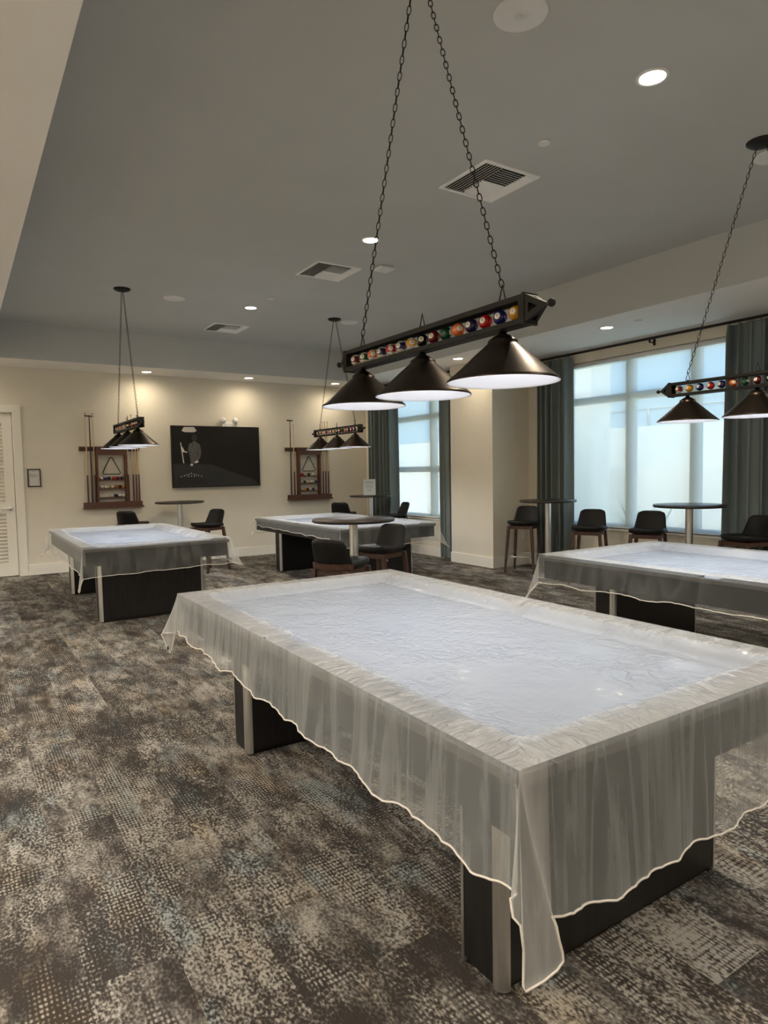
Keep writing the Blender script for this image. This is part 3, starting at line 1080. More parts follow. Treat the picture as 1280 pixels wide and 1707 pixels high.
def billiard_lamp(x, y, label, order, flip=False, proto=None):
    zr = 1.805
    zb0, zb1 = 1.990, 2.092
    root = thing('billiard_lamp', label, 'pendant lamp', (x, y, zr), 0, 'three-shade billiard lamps')
    off = -zr
    z0, z1 = zb0 + off, zb1 + off
    if proto is None:
        hl, hd, th = 0.640, 0.0270, 0.0185
        b = MB()
        for sx in (-1, 1):
            for (za, zb) in ((z0, z0 + th), (z1 - th, z1)):
                b.box((sx * hd - 0.006, -hl, za), (sx * hd + 0.006, hl, zb))
        b.box((-hd, -hl, z1 - 0.005), (hd, hl, z1)).box((-hd, -hl, z0), (hd, hl, z0 + 0.005))
        for sy in (-1, 1):
            ya, yb = sorted((sy * hl, sy * (hl - 0.022)))
            for sx in (-1, 1):
                b.box((sx * hd - 0.006, ya, z0 + th), (sx * hd + 0.006, yb, z1 - th))
        b.build('beam_frame', M_BLACKMETAL, root)
        zc = (z0 + z1) / 2
        for sy in (-1, 1):
            b = MB()
            base = [Vector((sx * (hd + 0.006), sy * hl, zz)) for sx, zz in ((-1, z0 - 0.003), (1, z0 - 0.003), (1, z1 + 0.003), (-1, z1 + 0.003))]
            apex = Vector((0, sy * (hl + 0.094), zc))
            for i in range(4):
                A, B2, C2 = base[i], base[(i + 1) % 4], apex
                ce = (A + B2 + C2) / 3
                inn = [ce + (p - ce) * 0.34 for p in (A, B2, C2)]
                o = [b.bm.verts.new(p) for p in (A, B2, C2)]
                q = [b.bm.verts.new(p) for p in inn]
                for k in range(3):
                    b.face([o[k], o[(k + 1) % 3], q[(k + 1) % 3], q[k]])
            b.box((-hd - 0.008, sy * hl - 0.008, z0 - 0.004), (hd + 0.008, sy * hl + 0.004, z1 + 0.004))
            b.build('pointed_end', M_BLACKMETAL, root)
            b = MB()
            b.sphere(0.0145, (0, sy * (hl + 0.106), zc), 14, 10)
            b.build('finial', M_BLACKMETAL, root)
        for k, sy in enumerate((-0.504, 0, 0.504)):
            b = MB()
            b.tube([(0, sy - 0.017, z1 + 0.010), (0, sy, z1 + 0.066), (0, sy + 0.017, z1 + 0.010), (0, sy + 0.012, z1 + 0.003), (0, sy - 0.012, z1 + 0.003)], 0.003, 6, closed=True)
            b.sphere(0.009, (0, sy, z1 + 0.004), 10, 8)
            b.build('hanger_loop', M_BLACKMETAL, root)
            b = MB()
            b.mi = 0
            b.lathe(SHADE_PROF_OUT, 48, (0, sy, 0))
            b.mi = 1
            b.lathe(SHADE_PROF_IN, 48, (0, sy, 0))
            sh = b.build('shade', [M_SHADE_OUT, M_SHADE_IN], root, recalc=False)
            b = MB()
            b.lathe([(0, 0.034), (0.018, 0.037), (0.029, 0.052), (0.028, 0.072), (0.016, 0.096), (0.013, 0.125), (0, 0.128)], 20, (0, sy, 0))
            bu = b.build('bulb', M_BULB, sh)
            bu['label'] = 'white lit bulb'
            MB().tube([(0, sy, 0.18), (0, sy, z0 + 0.004)], 0.0085, 10).build('neck', M_BLACKMETAL, root)
        # canopy and chains
        zt = ZC - zr
        b = MB()
        b.lathe([(0, -0.034), (0.03, -0.033), (0.075, -0.022), (0.092, -0.008), (0.093, 0), (0, 0)], 32, (0, 0, zt))
        b.build('canopy', M_BLACKMETAL, root)
        for sy in (-1, 1):
            b = chain_mesh((0, sy * 0.504, z1 + 0.058), (0, sy * 0.032, zt - 0.026))
            b.build('chain', M_BLACKMETAL, root)
    else:
        for c in proto.children:
            if not c.name.startswith('ball'):
                copy_tree(c, root)
    vd = Vector((-x, -y, 0)).normalized()
    left = Vector((vd.y, -vd.x, 0))
    rnd = random.Random(5)
    for i, n in enumerate(order):
        py = -0.574 + 1.148 * i / 14
        o = link('ball', BALL_ME[n], root, (0, py, (z0 + z1) / 2 - 0.0005))
        a = [0.62, 0.6, 0.62, 0.75, -0.15, -0.9, 0.55, 0.25, -0.1, 0.62, 0.1, 0.7, -0.1, 0.35, 0.6][n - 1]
        d = vd * math.cos(a) + left * math.sin(a)
        d.z = 0.12
        # rotate local -X to d
        ang = math.atan2(d.y, d.x) - PI
        o.rotation_euler = (0, 0.12, ang)
        link('number_disc', DISC_ME, o)
        nm = bpy.data.objects.new('numeral', NUM_ME[n])
        COL.objects.link(nm)
        nm.parent = o
        nm.location = (-RB - 0.0008, 0, 0)
        nm.rotation_euler = (PI / 2, 0, -PI / 2)
    for sy in (-0.504, 0, 0.504):
        li = bpy.data.lights.new('bulb_light', 'SPOT')
        li.spot_size = math.radians(165)
        li.spot_blend = 0.5
        li.energy = SHADE_W
        li.color = COOL
        li.shadow_soft_size = 0.03
        lo = bpy.data.objects.new('bulb_light', li)
        COL.objects.link(lo)
        lo.parent = root
        lo.location = (0, sy, 0.0)
    return root


ORD = list(range(1, 16))
L1 = billiard_lamp(1.744, 2.362, 'large dark billiard lamp with three cone shades hanging over the nearest pool table', ORD)
billiard_lamp(1.690, 8.010, 'dark billiard lamp hanging before the left cue rack, seen nearly end-on', ORD, proto=L1)
billiard_lamp(4.520, 8.170, 'dark billiard lamp hanging before the right cue rack', ORD, proto=L1)
billiard_lamp(4.550, 2.390, 'dark billiard lamp cut off by the right edge, hanging before the wide window', [14, 13, 12, 11, 10, 9, 8, 7, 6, 5, 4, 3, 2, 1, 15], proto=L1)


# ------------------------------------------------------------------ ceiling fixtures
def downlight(x, y, z, label, watts, color=WARM):
    t = thing('downlight', label, 'downlight', (x, y, z), 0, 'recessed downlights')
    MB().lathe([(0.088, 0), (0.088, -0.005), (0.072, -0.007), (0.066, -0.002), (0.066, 0)], 32).build('trim_ring', M_WHITE, t)
    MB().lathe([(0, -0.003), (0.066, -0.003), (0.066, -0.001), (0, -0.001)], 32).build('lens', M_LED, t)
    li = bpy.data.lights.new('downlight_lamp', 'SPOT')
    li.energy = watts
    li.color = color
    li.spot_size = math.radians(168)
    li.spot_blend = 1.0
    li.shadow_soft_size = 0.06
    lo = bpy.data.objects.new('downlight_lamp', li)
    COL.objects.link(lo)
    lo.parent = t
    lo.location = (0, 0, -0.012)
    return t


downlight(3.29, 2.32, ZC, 'glowing downlight in the raised ceiling, nearest of the row', SPOT_W)
downlight(3.30, 5.25, ZC, 'glowing downlight in the raised ceiling, middle of the row beside the chain', SPOT_W)
downlight(3.28, 8.13, ZC, 'glowing downlight in the raised ceiling, farthest of the row', SPOT_W)
downlight(2.601, 10.83, ZS, 'glowing downlight in the back soffit above the left cue rack', WALL_SPOT_W)
downlight(4.274, 10.78, ZS, 'glowing downlight in the back soffit above the wall picture', WALL_SPOT_W)
downlight(5.95, 10.78, ZS, 'glowing downlight in the back soffit near the far corner', WALL_SPOT_W)
downlight(6.25, 7.60, ZS, 'glowing downlight in the window soffit beside the pillar', WALL_SPOT_W)
downlight(6.44, 5.12, ZS, 'glowing downlight in the window soffit before the wide window', WALL_SPOT_W * 0.45)
# unseen downlights added beyond the picture as fill; left ones bounce onto the soffit
for (x, y, z, wt) in ((-0.05, 10.83, ZS, 1.2), (-1.4, 10.83, ZS, 1.3), (-2.3, 8.5, ZS, 11), (-2.3, 5.9, ZS, 12), (-2.3, 3.3, ZS, 13), (-0.75, 4.4, ZS, 3.5), (-0.75, 1.3, ZS, 4), (-2.3, 0.7, ZS, 14), (3.29, -0.6, ZC, 1.3), (6.44, 2.2, ZS, 0.8), (0.6, -2.2, ZS, 7), (5.0, -2.2, ZS, 6)):
    downlight(x, y, z, 'unseen fill downlight added in the ceiling outside the picture', (WALL_SPOT_W if z == ZS else SPOT_W) * wt, (1.0, 0.91, 0.78))


def speaker(x, y, label):
    t = thing('ceiling_speaker', label, 'ceiling speaker', (x, y, ZC), 0, 'round ceiling speakers')
    MB().lathe([(0.127, 0), (0.127, -0.006), (0.120, -0.009), (0.116, -0.007)], 40).build('ring', M_WHITE, t)
    b = MB()
    b.lathe([(0.1165, -0.0072), (0.06, -0.0078), (0.009, -0.008), (0.009, -0.0095), (0, -0.0095)], 40)
    b.build('grille', M_WHITE, t)


speaker(2.313, 2.33, 'round white ceiling speaker at the top edge beside the nearest chains')
speaker(2.31, 8.13, 'round white ceiling speaker beside the left far lamp canopy')
speaker(4.80, 8.24, 'round white ceiling speaker beside the canopy of the far right lamp')
speaker(4.83, 2.45, 'round white ceiling speaker under the canopy at the right edge')


def vent(x, y, label):
    t = thing('ceiling_vent', label, 'air vent', (x, y, ZC), 0, 'square ceiling vents')
    h, f = 0.262, 0.030
    b = MB()
    for s in (-1, 1):
        b.box((min(s * h, s * (h - f)), -h, -0.008), (max(s * h, s * (h - f)), h, 0))
        b.box((-h + f, min(s * h, s * (h - f)), -0.008), (h - f, max(s * h, s * (h - f)), 0))
    b.build('frame', M_VENTWHITE, t)
    MB().box((-h + f, -h + f, -0.002), (h - f, h - f, -0.0005)).build('backing', M_VENTDARK, t)
    i = h - f
    b = MB()
    # bank along the left edge, slats running away from the camera
    for k in range(6):
        px = -i + 0.018 + k * 0.026
        b.box((-0.012, -i, -0.001), (0.012, i, 0.001), Matrix.Translation((px, 0, -0.010)) @ Matrix.Rotation(math.radians(-38), 4, 'Y'))
    b.build('louver_bank', M_VENTWHITE, t)
    b = MB()
    xa, xb = -i + 0.165, i - 0.085
    for k in range(8):
        py = -i + 0.022 + k * 0.027
        b.box((xa, -0.012, -0.001), (xb, 0.012, 0.001), Matrix.Translation((0, py, -0.010)) @ Matrix.Rotation(math.radians(38), 4, 'X'))
    b.build('louver_bank', M_VENTWHITE, t)
    b = MB()
    for k in range(8):
        py = 0.008 + k * 0.027
        b.box((xa, -0.012, -0.001), (xb, 0.012, 0.001), Matrix.Translation((0, py, -0.010)) @ Matrix.Rotation(math.radians(-38), 4, 'X'))
    b.build('louver_bank', M_VENTWHITE, t)
    b = MB()
    for k in range(3):
        px = i - 0.068 + k * 0.026
        b.box((-0.013, -i, -0.001), (0.013, i, 0.001), Matrix.Translation((px, 0, -0.010)) @ Matrix.Rotation(math.radians(34), 4, 'Y'))
    b.build('louver_bank', M_VENTWHITE, t)


vent(3.41, 3.77, 'square white ceiling vent nearest the camera, crossed by a lamp chain')
vent(3.415, 6.28, 'square white ceiling vent, middle of three')
vent(3.41, 9.43, 'square white ceiling vent farthest away, near the back soffit')

t = thing('smoke_detector', 'square white detector box on the ceiling beside the middle downlight', 'smoke detector', (3.855, 5.88, ZC))
MB().box((-0.085, -0.085, -0.03), (0.085, 0.085, 0), bevel=0.012).build('housing', M_WHITE, t)
MB().lathe([(0, -0.034), (0.02, -0.034), (0.022, -0.029)], 16, (0.03, -0.03, 0)).build('lens', M_WHITE, t)
for (x, y, z, lb) in ((3.32, 3.14, ZC, 'small round white sprinkler cover on the ceiling beyond the nearest vent'), (3.31, 7.57, ZC, 'small round white sprinkler cover beside the farthest ceiling downlight'),
                      (6.45, 4.70, ZS, 'small round white sprinkler cover in the window soffit'), (3.29, 10.79, ZS, 'small round white sprinkler cover in the back soffit')):
    o = MB().lathe([(0, -0.012), (0.036, -0.011), (0.042, -0.007), (0.043, 0), (0, 0)], 24).build('sprinkler_cover', M_WHITE, None, (x, y, z))
    tag(o, lb, 'sprinkler', 'round sprinkler covers')


# ------------------------------------------------------------------ curtains and rods
def curtain(x, y0, y1, z1, label, amp=0.082, waves=7, seed=1, flare_=0.0):
    t = thing('curtain', label, 'curtain', (x, (y0 + y1) / 2, 0), 0, 'grey teal curtains')
    r = random.Random(seed)
    n = waves * 16
    ph = [r.uniform(0, 6) for _ in range(4)]
    rows = []
    hw = (y1 - y0) / 2
    for j in range(29):
        v = j / 28
        z = 0.02 + (z1 - 0.02) * v
        pinch = smooth(0.955, 0.99, v)
        row = []
        for i in range(n + 1):
            u = i / n
            q = u + 0.012 * math.sin(6 * u + ph[0] + 1.2 * v) + 0.008 * math.sin(17 * u + ph[1])
            a = amp * (1 - 0.55 * pinch) * (0.75 + 0.35 * math.sin(9 * u + ph[2]))
            sw = math.sin(2 * PI * waves * q)
            wv = 1 - 2 * ((1 - sw) / 2) ** 2.6
            x_ = a * wv + 0.006 * math.sin(31 * u + 4 * v) + 0.010 * math.sin(2 * PI * waves * q * 0.5 + ph[3]) * (1 - v)
            w_ = 1.0 + flare_ * (1 - v)
            y_ = (u * 2 - 1) * hw * w_ + 0.012 * math.cos(4 * PI * waves * q) * (1 - 0.5 * pinch)
            row.append((x_, y_, z))
        rows.append(row)
    b = MB()
    b.grid(rows)
    b.build('fabric', M_CURTAIN, t)
    b = MB()
    for i in range(waves + 1):
        yy = -hw + 2 * hw * (i + 0.25) / (waves + 0.5)
        b.tube([(0.012 * math.sin(k * PI / 5), yy, z1 + 0.012 + 0.012 * math.cos(k * PI / 5)) for k in range(10)], 0.0025, 5, closed=True)
    b.build('ring', M_BLACKMETAL, t)
    return t


ZROD = 3.050
curtain(XR - 0.10, 6.40, 7.06, ZROD - 0.03, 'grey teal curtain beside the pillar, left of the wide window', seed=3, waves=6)
curtain(XR - 0.10, 3.20, 4.17, ZROD - 0.03, 'grey teal curtain at the right edge, right of the wide window', seed=5, waves=8, flare_=0.07)
curtain(XF - 0.09, 10.02, 10.92, ZROD - 0.03, 'grey teal curtain in the far corner beside the narrow window', seed=8, waves=7)
curtain(XF - 0.09, 8.36, 8.72, ZROD - 0.03, 'narrow grey teal curtain against the far side of the pillar', seed=9, waves=3, amp=0.04)


def rod(x, y0, y1, label, brackets):
    t = thing('curtain_rod', label, 'curtain rod', (x, (y0 + y1) / 2, ZROD), 0, 'dark curtain rods')
    c = (y0 + y1) / 2
    MB().tube([(0, y0 - c, 0), (0, y1 - c, 0)], 0.016, 12).build('pole', M_BLACKMETAL, t)
    for y in (y0, y1):
        MB().lathe([(0, -0.03), (0.02, -0.03), (0.02, 0.0), (0, 0.0)], 14, (0, y - c + (0.03 if y == y1 else 0), 0), Matrix.Rotation(-PI / 2, 4, 'X')).build('end_cap', M_BLACKMETAL, t)
    for y in brackets:
        b = MB()
        b.box((-0.008, y - c - 0.008, -0.05), (0.008, y - c + 0.008, -0.014)).box((-0.008, y - c - 0.008, -0.05), (0.098, y - c + 0.008, -0.040))
        b.box((0.090, y - c - 0.015, -0.075), (0.098, y - c + 0.015, 0.02))
        b.build('bracket', M_BLACKMETAL, t)


rod(XR - 0.10, 2.6, 7.10, 'long dark curtain rod above the wide window', (5.15, 2.9))
rod(XF - 0.09, 8.33, 10.98, 'dark curtain rod above the narrow window past the pillar', (9.4,))


# ------------------------------------------------------------------ bar tables
def bar_table(x, y, h, r, label, proto=None):
    t = thing('bar_table', label, 'bar table', (x, y, 0), 0, 'round bar tables on steel columns')
    if proto is None:
        MB().lathe([(0, h - 0.030), (r - 0.012, h - 0.030), (r - 0.002, h - 0.024), (r, h - 0.014), (r - 0.001, h - 0.004), (r - 0.006, h), (0, h)], 56).build('table_top', M_TABLETOP, t)
        MB().lathe([(0, h - 0.038), (0.12, h - 0.038), (0.12, h - 0.030), (0, h - 0.030)], 24).build('mounting_plate', M_BLACKMETAL, t)
        MB().lathe([(0.040, 0.022), (0.040, h - 0.038)], 28).build('column', M_CHROME, t)
        MB().lathe([(0, 0), (0.200, 0), (0.200, 0.010), (0.182, 0.018), (0.05, 0.028), (0.042, 0.04), (0, 0.04)], 40).build('base', M_CHROME, t)
    else:
        for c in proto.children:
            copy_tree(c, t)
    return t


BT_H = 1.045
B3 = bar_table(3.04, 5.22, BT_H, 0.378, 'round bar table nearest the camera, standing before the middle pool table')
bar_table(2.98, 10.60, BT_H, 0.378, 'round bar table below the wall picture', B3)
bar_table(6.22, 10.05, BT_H, 0.378, 'round bar table in the far corner carrying a white sign', B3)
bar_table(6.70, 6.28, BT_H, 0.378, 'round bar table by the curtain beside the pillar', B3)
bar_table(6.80, 4.29, BT_H, 0.378, 'round bar table before the wide window, right of the others', B3)


# ------------------------------------------------------------------ bar stools (front is local -Y)
def stool_parts(t):
    zs = 0.722
    # seat cushion
    rows = []
    n = 20

    def outline(a, k=1.0):
        c, s = math.cos(a), math.sin(a)
        e = 0.55
        px = 0.208 * math.copysign(abs(c) ** e, c)
        py = 0.205 * math.copysign(abs(s) ** e, s)
        px *= 1 - 0.10 * max(0, py / 0.205)
        return px * k, py * k
    b = MB()
    rings = []
    for (k, z) in ((0.0, zs - 0.052), (0.86, zs - 0.052), (0.97, zs - 0.042), (1.0, zs - 0.024), (0.985, zs - 0.008), (0.93, zs + 0.002), (0.6, zs - 0.004), (0.0, zs - 0.008)):
        if k == 0:
            rings.append([b.bm.verts.new((0, 0, z))])
        else:
            ring = []
            for i in range(32):
                px, py = outline(2 * PI * i / 32, k)
                ring.append(b.bm.verts.new((px, py, z + (0.018 * smooth(0.05, 0.2, -py) if z > zs - 0.03 else 0.010 * smooth(0.05, 0.2, -py)) + 0.012 * (px / 0.208) ** 2)))
            rings.append(ring)
    for a, c in zip(rings, rings[1:]):
        for i in range(32):
            j = (i + 1) % 32
            q = ([a[0], c[j], c[i]] if len(a) == 1 else [a[i], a[j], c[0]] if len(c) == 1 else [a[i], a[j], c[j], c[i]])
            f = b.face(q)
            if f:
                f.smooth = True
    b.build('seat', M_LEATHER, t)
    # backrest: curved padded shell
    b = MB()

    def back(u, v, side):
        hw = 0.190 - 0.036 * v
        rc = 0.055
        if v > 0.80:
            q = (v - 0.80) / 0.20
            hw -= rc * (1 - math.sqrt(max(0, 1 - q * q)))
        px = hw * u
        z = zs - 0.035 + 0.245 * v
        py = 0.175 + 0.062 * v + 0.030 * math.sin(v * PI * 0.5) - 0.065 * (u * u) * (1 - 0.25 * v)
        th = 0.017 * math.sqrt(max(0, 1 - abs(u) ** 6)) * math.sqrt(max(0, 1 - v ** 8)) + 0.0015
        return (px, py + side * th, z)
    us = [i / 10 - 1 for i in range(21)]
    vs = [j / 14 for j in range(15)]
    fr = b.grid([[back(u, v, -1) for u in us] for v in vs])
    bk = b.grid([[back(u, v, 1) for u in us] for v in vs], flip=True)
    for j in range(14):
        for i in (0, 20):
            f = b.face([fr[j][i], fr[j + 1][i], bk[j + 1][i], bk[j][i]])
    for i in range(20):
        b.face([fr[14][i], fr[14][i + 1], bk[14][i + 1], bk[14][i]])
        b.face([fr[0][i], fr[0][i + 1], bk[0][i + 1], bk[0][i]])
    b.build('backrest', M_LEATHER, t)
    # wooden under-frame
    zt = zs - 0.052
    b = MB()
    b.box((-0.153, -0.172, zt - 0.045), (0.153, -0.150, zt)).box((-0.153, 0.150, zt - 0.045), (0.153, 0.172, zt))
    b.box((-0.163, -0.150, zt - 0.045), (-0.141, 0.150, zt)).box((0.141, -0.150, zt - 0.045), (0.163, 0.150, zt))
    b.build('seat_frame', M_WALNUT, t)
    ft = {}
    for sx in (-1, 1):
        for sy in (-1, 1):
            top = Vector((sx * 0.160, sy * 0.168, zt))
            bot = Vector((sx * 0.208, sy * (0.205 if sy < 0 else 0.232), 0.0))
            ft[(sx, sy)] = (top, bot)
            b = MB()
            rows = []
            for q, hs in ((0, 0.019), (0.35, 0.0185), (1, 0.0125)):
                p = top.lerp(bot, q)
                rows.append([b.bm.verts.new(p + Vector((ax * hs, ay * hs, 0))) for ax, ay in ((-1, -1), (1, -1), (1, 1), (-1, 1))])
            for a, c in zip(rows, rows[1:]):
                for i in range(4):
                    b.face([a[i], a[(i + 1) % 4], c[(i + 1) % 4], c[i]])
            b.face(rows[0][::-1])
            b.face(rows[-1])
            b.build('leg', M_WALNUT, t)
    b = MB()
    rows = []
    for u in [k / 8 - 1 for k in range(17)]:
        px, py, pz = back(u * 1.03, 0.10, 1)
        py += 0.004 + 0.012
        rows.append([(px, py - 0.010, zs - 0.045), (px, py + 0.008, zs - 0.045), (px, py + 0.012, zs + 0.000), (px, py - 0.008, zs + 0.000), (px, py - 0.010, zs - 0.045)])
    b.grid(rows, smooth=False)
    b.build('back_frame', M_WALNUT, t)
    zf = 0.235

    def at(k, z):
        top, bot = ft[k]
        return top.lerp(bot, (zt - z) / zt)
    for a, c, nm in (((-1, -1), (1, -1), 'footrest'), ((-1, -1), (-1, 1), 'stretcher'), ((1, -1), (1, 1), 'stretcher'), ((-1, 1), (1, 1), 'stretcher')):
        z = zf if nm == 'footrest' else zf + 0.012
        MB().tube([at(a, z), at(c, z)], 0.0085 if nm == 'footrest' else 0.006, 10).build(nm, M_CHROME, t)


STOOL = None


def stool(x, y, face, label):
    """face: direction the sitter looks, degrees counter-clockwise from +X"""
    global STOOL
    t = thing('bar_stool', label, 'bar stool', (x, y, 0), math.radians(face + 90), 'dark leather bar stools with wooden legs')
    if STOOL is None:
        stool_parts(t)
        STOOL = t
    else:
        for c in STOOL.children:
            copy_tree(c, t)
    return t


stool(6.74, 6.78, 208, 'dark bar stool beside the pillar corner, all legs in view')
stool(6.72, 5.60, 208, 'dark bar stool before the wide window, beside the pillar-side curtain')
stool(6.90, 4.88, 205, 'dark bar stool before the wide window, left of the bar table there')
stool(6.95, 3.74, 165, 'dark bar stool cut off by the right edge, below the right curtain')
stool(2.30, 10.78, 48, 'dark bar stool below the left cue rack')
stool(3.17, 9.85, 205, 'dark bar stool below the wall picture, back turned right')
stool(5.85, 10.38, 40, 'dark bar stool facing the far corner table, seen behind the round table')
stool(6.26, 9.37, 168, 'dark bar stool below the narrow window')
stool(2.70, 4.85, 30, 'dark bar stool nearest the camera, seen from behind with its wooden frame')
stool(3.52, 5.51, 200, 'dark bar stool right of the nearest round table, facing it')


# ------------------------------------------------------------------ cue racks with cues, balls and triangles
def cue_rack(x, label, side):
    t = thing('cue_rack', label, 'cue rack', (x, YB, 0.965), 0, 'wall cue racks')
    d = 0.115
    b = MB()
    b.box((-0.455, -0.022, 0.895), (0.445, 0, 0.965)).box((-0.455, -0.042, 0.935), (0.445, -0.022, 0.965)).box((-0.229, -d, 0.940), (0.229, -0.042, 0.965))
    b.build('top_rail', M_RACK, t)
    b = MB()
    b.box((-0.43, -d - 0.02, 0), (0.46, 0, 0.022)).box((-0.42, -d - 0.012, 0.022), (0.44, -d + 0.002, 0.095)).box((-0.42, -0.016, 0.022), (0.44, 0, 0.095))
    b.build('bottom_tray', M_RACK, t)
    for sx in (-1, 1):
        MB().box((sx * 0.215 - 0.014, -d + 0.004, 0.022), (sx * 0.215 + 0.014, 0, 0.94)).build('side_panel', M_RACK, t)
    MB().box((-0.20, -d + 0.01, 0.83), (0.20, -d + 0.028, 0.94)).build('crosspiece', M_RACK, t)
    for z in (0.150, 0.290, 0.425):
        b = MB()
        b.box((-0.20, -0.085, z), (0.20, 0, z + 0.014)).box((-0.20, -0.090, z), (0.20, -0.085, z + 0.020))
        b.build('shelf', M_RACK, t)
    tri = thing('rack_triangle', 'black plastic ball triangle hanging in the %s cue rack' % side, 'triangle rack', (x, YB - 0.06, 1.49), 0, 'ball triangles in the cue racks')
    P = [Vector((-0.145, 0, 0.006)), Vector((0.145, 0, 0.006)), Vector((0, 0, 0.295))]
    b = MB()
    pts = []
    for i in range(3):
        a, c, e = P[i - 1], P[i], P[(i + 1) % 3]
        pts += [c + (a - c).normalized() * 0.035, c + (a - c).normalized() * 0.012 + (e - c).normalized() * 0.012, c + (e - c).normalized() * 0.035]
    b.tube(pts, 0.0075, 8, closed=True)
    b.build('loop', M_BLACKPL, tri)
    return t


def cue(x, side, n, dark=False, bridge=False, length=1.46, dz=0.0):
    z0 = 0.965 + 0.0225
    t = thing('bridge_stick' if bridge else 'pool_cue', n, 'bridge stick' if bridge else 'pool cue', (x, YB - 0.060, z0), 0, 'cues standing in the wall racks')
    z1 = length
    mb, ms = (M_CUEDARK, M_CUEDARK) if dark else (M_CUEBUTT, M_CUEWOOD)
    MB().lathe([(0, 0), (0.0145, 0), (0.0145, 0.02), (0.0125, 0.42), (0.0115, 0.50)], 10).build('butt', mb, t)
    MB().lathe([(0.0115, 0.50), (0.0085, 1.1), (0.0062, z1 - 0.02)], 10).build('shaft', ms, t)
    MB().lathe([(0.0065, z1 - 0.02), (0.0065, z1), (0, z1 + 0.003)], 10).build('tip', M_CUEDARK, t)
    if bridge:
        b = MB()
        b.prism([(-0.07, 0), (0.07, 0), (0.075, 0.02), (0.045, 0.012), (0.03, 0.025), (0.012, 0.012), (-0.012, 0.026), (-0.03, 0.012), (-0.05, 0.024), (-0.075, 0.02)], -0.006, 0.006,
                Matrix.Translation((0, 0, z1 + 0.002)) @ Matrix.Rotation(0.35, 4, 'Z') @ Matrix.Rotation(PI / 2, 4, 'X'))
        b.build('bridge_head', M_CUEDARK, t)


def rack_ball(x, z, num, label, group):
    if num == 'w':
        b = MB()
        b.sphere(RB, n=18, k=12)
        o = b.build('billiard_ball', M_BALLWHITE)
    else:
        o = link('billiard_ball', BALL_ME[num])
    o.location = (x, YB - 0.048, z + RB)
    if num != 'w' and num > 8:
        o.rotation_euler = (1.1, 0.5, 0)
    tag(o, label, 'billiard ball', group)


ORDW = ['leftmost', 'second', 'third', 'fourth', 'fifth', 'sixth', 'seventh']
SH = [('top', 0.425), ('middle', 0.290), ('bottom', 0.150)]
NAMEC = {1: 'yellow', 2: 'dark blue', 3: 'red', 4: 'dark purple', 5: 'orange', 6: 'dark green', 7: 'maroon', 8: 'black', 'w': 'white', 9: 'yellow and white', 10: 'blue and white', 11: 'red and white', 12: 'purple and white', 13: 'orange and white', 14: 'green and white', 15: 'maroon and white'}
R1X, R2X = 2.075, 5.540
cue_rack(R1X, 'left mahogany wall cue rack beside the louvered door and framed notice', 'left')
cue_rack(R2X, 'right mahogany wall cue rack, right of the wall picture', 'right')
rows1 = [[(-0.155, 11), (-0.096, 2), (-0.040, 8), (0.035, 3), (0.092, 7), (0.150, 4)], [(-0.150, 'w'), (-0.092, 'w'), (0.004, 9), (0.062, 5), (0.118, 8), (0.170, 1)], [(-0.010, 'w'), (0.050, 4), (0.106, 10), (0.168, 'w')]]
rows2 = [[(-0.145, 3), (-0.088, 11), (0.0, 8), (0.085, 'w')], [(-0.145, 'w'), (-0.088, 6), (-0.030, 'w'), (0.028, 9), (0.086, 'w'), (0.144, 2)], [(-0.145, 9), (-0.088, 1), (-0.030, 8), (0.028, 'w'), (0.086, 4)]]
for rx, rows_, side in ((R1X, rows1, 'left'), (R2X, rows2, 'right')):
    for (sn, sz), row in zip(SH, rows_):
        for i, (dx, num) in enumerate(row):
            rack_ball(rx + dx, 0.965 + sz + 0.0145, num, '%s billiard ball, %s on %s shelf of the %s cue rack' % (NAMEC[num], ORDW[i], sn, side), 'balls on the %s cue rack' % side)
cue(R1X - 0.355, 'left', 'maple cue, outermost on the left side of the left cue rack')
cue(R1X - 0.295, 'left', 'dark bridge stick with black head in the left cue rack', True, True, 1.40)
cue(R1X - 0.245, 'left', 'maple cue beside the left side panel of the left cue rack')
for i, dx in enumerate((0.250, 0.325, 0.370, 0.412)):
    cue(R1X + dx, 'left', 'maple cue, %s on the right side of the left cue rack' % ['innermost', 'second', 'third', 'outermost'][i], length=1.40 + 0.05 * (i % 2))
cue(R2X - 0.365, 'right', 'dark bridge stick with black head in the right cue rack', True, True, 1.42)
cue(R2X - 0.300, 'right', 'maple cue on the left side of the right cue rack', length=1.36)
for i, dx in enumerate((0.295, 0.350, 0.41)):
    cue(R2X + dx, 'right', 'maple cue, %s on the right side of the right cue rack' % ['innermost', 'middle', 'outermost'][i], length=1.43)

# ------------------------------------------------------------------ picture panel on the back wall
pic = thing('wall_picture', 'large dark photo print of a player at a pool table on the back wall', 'picture', (3.795, YB, 1.250))
PW, PH, PD = 1.535, 1.035, 0.075
MB().box((-PW / 2, -PD, 0), (PW / 2, -0.004, PH)).build('print_panel', M_PANEL, pic)


def flat(name, pts, m, lift):
    """printed shape lying on the panel, (x, z) in metres from the panel's lower left corner"""
    b = MB()
    b.prism([(px - PW / 2, pz) for px, pz in pts], 0, lift, Matrix.Translation((0, -PD, 0)) @ Matrix.Rotation(PI / 2, 4, 'X'))
    b.build(name, m, pic)


OX, OZ = 3.795 - PW / 2, 1.250


def P(*pts):
    return [(a - OX, c - OZ) for a, c in pts]


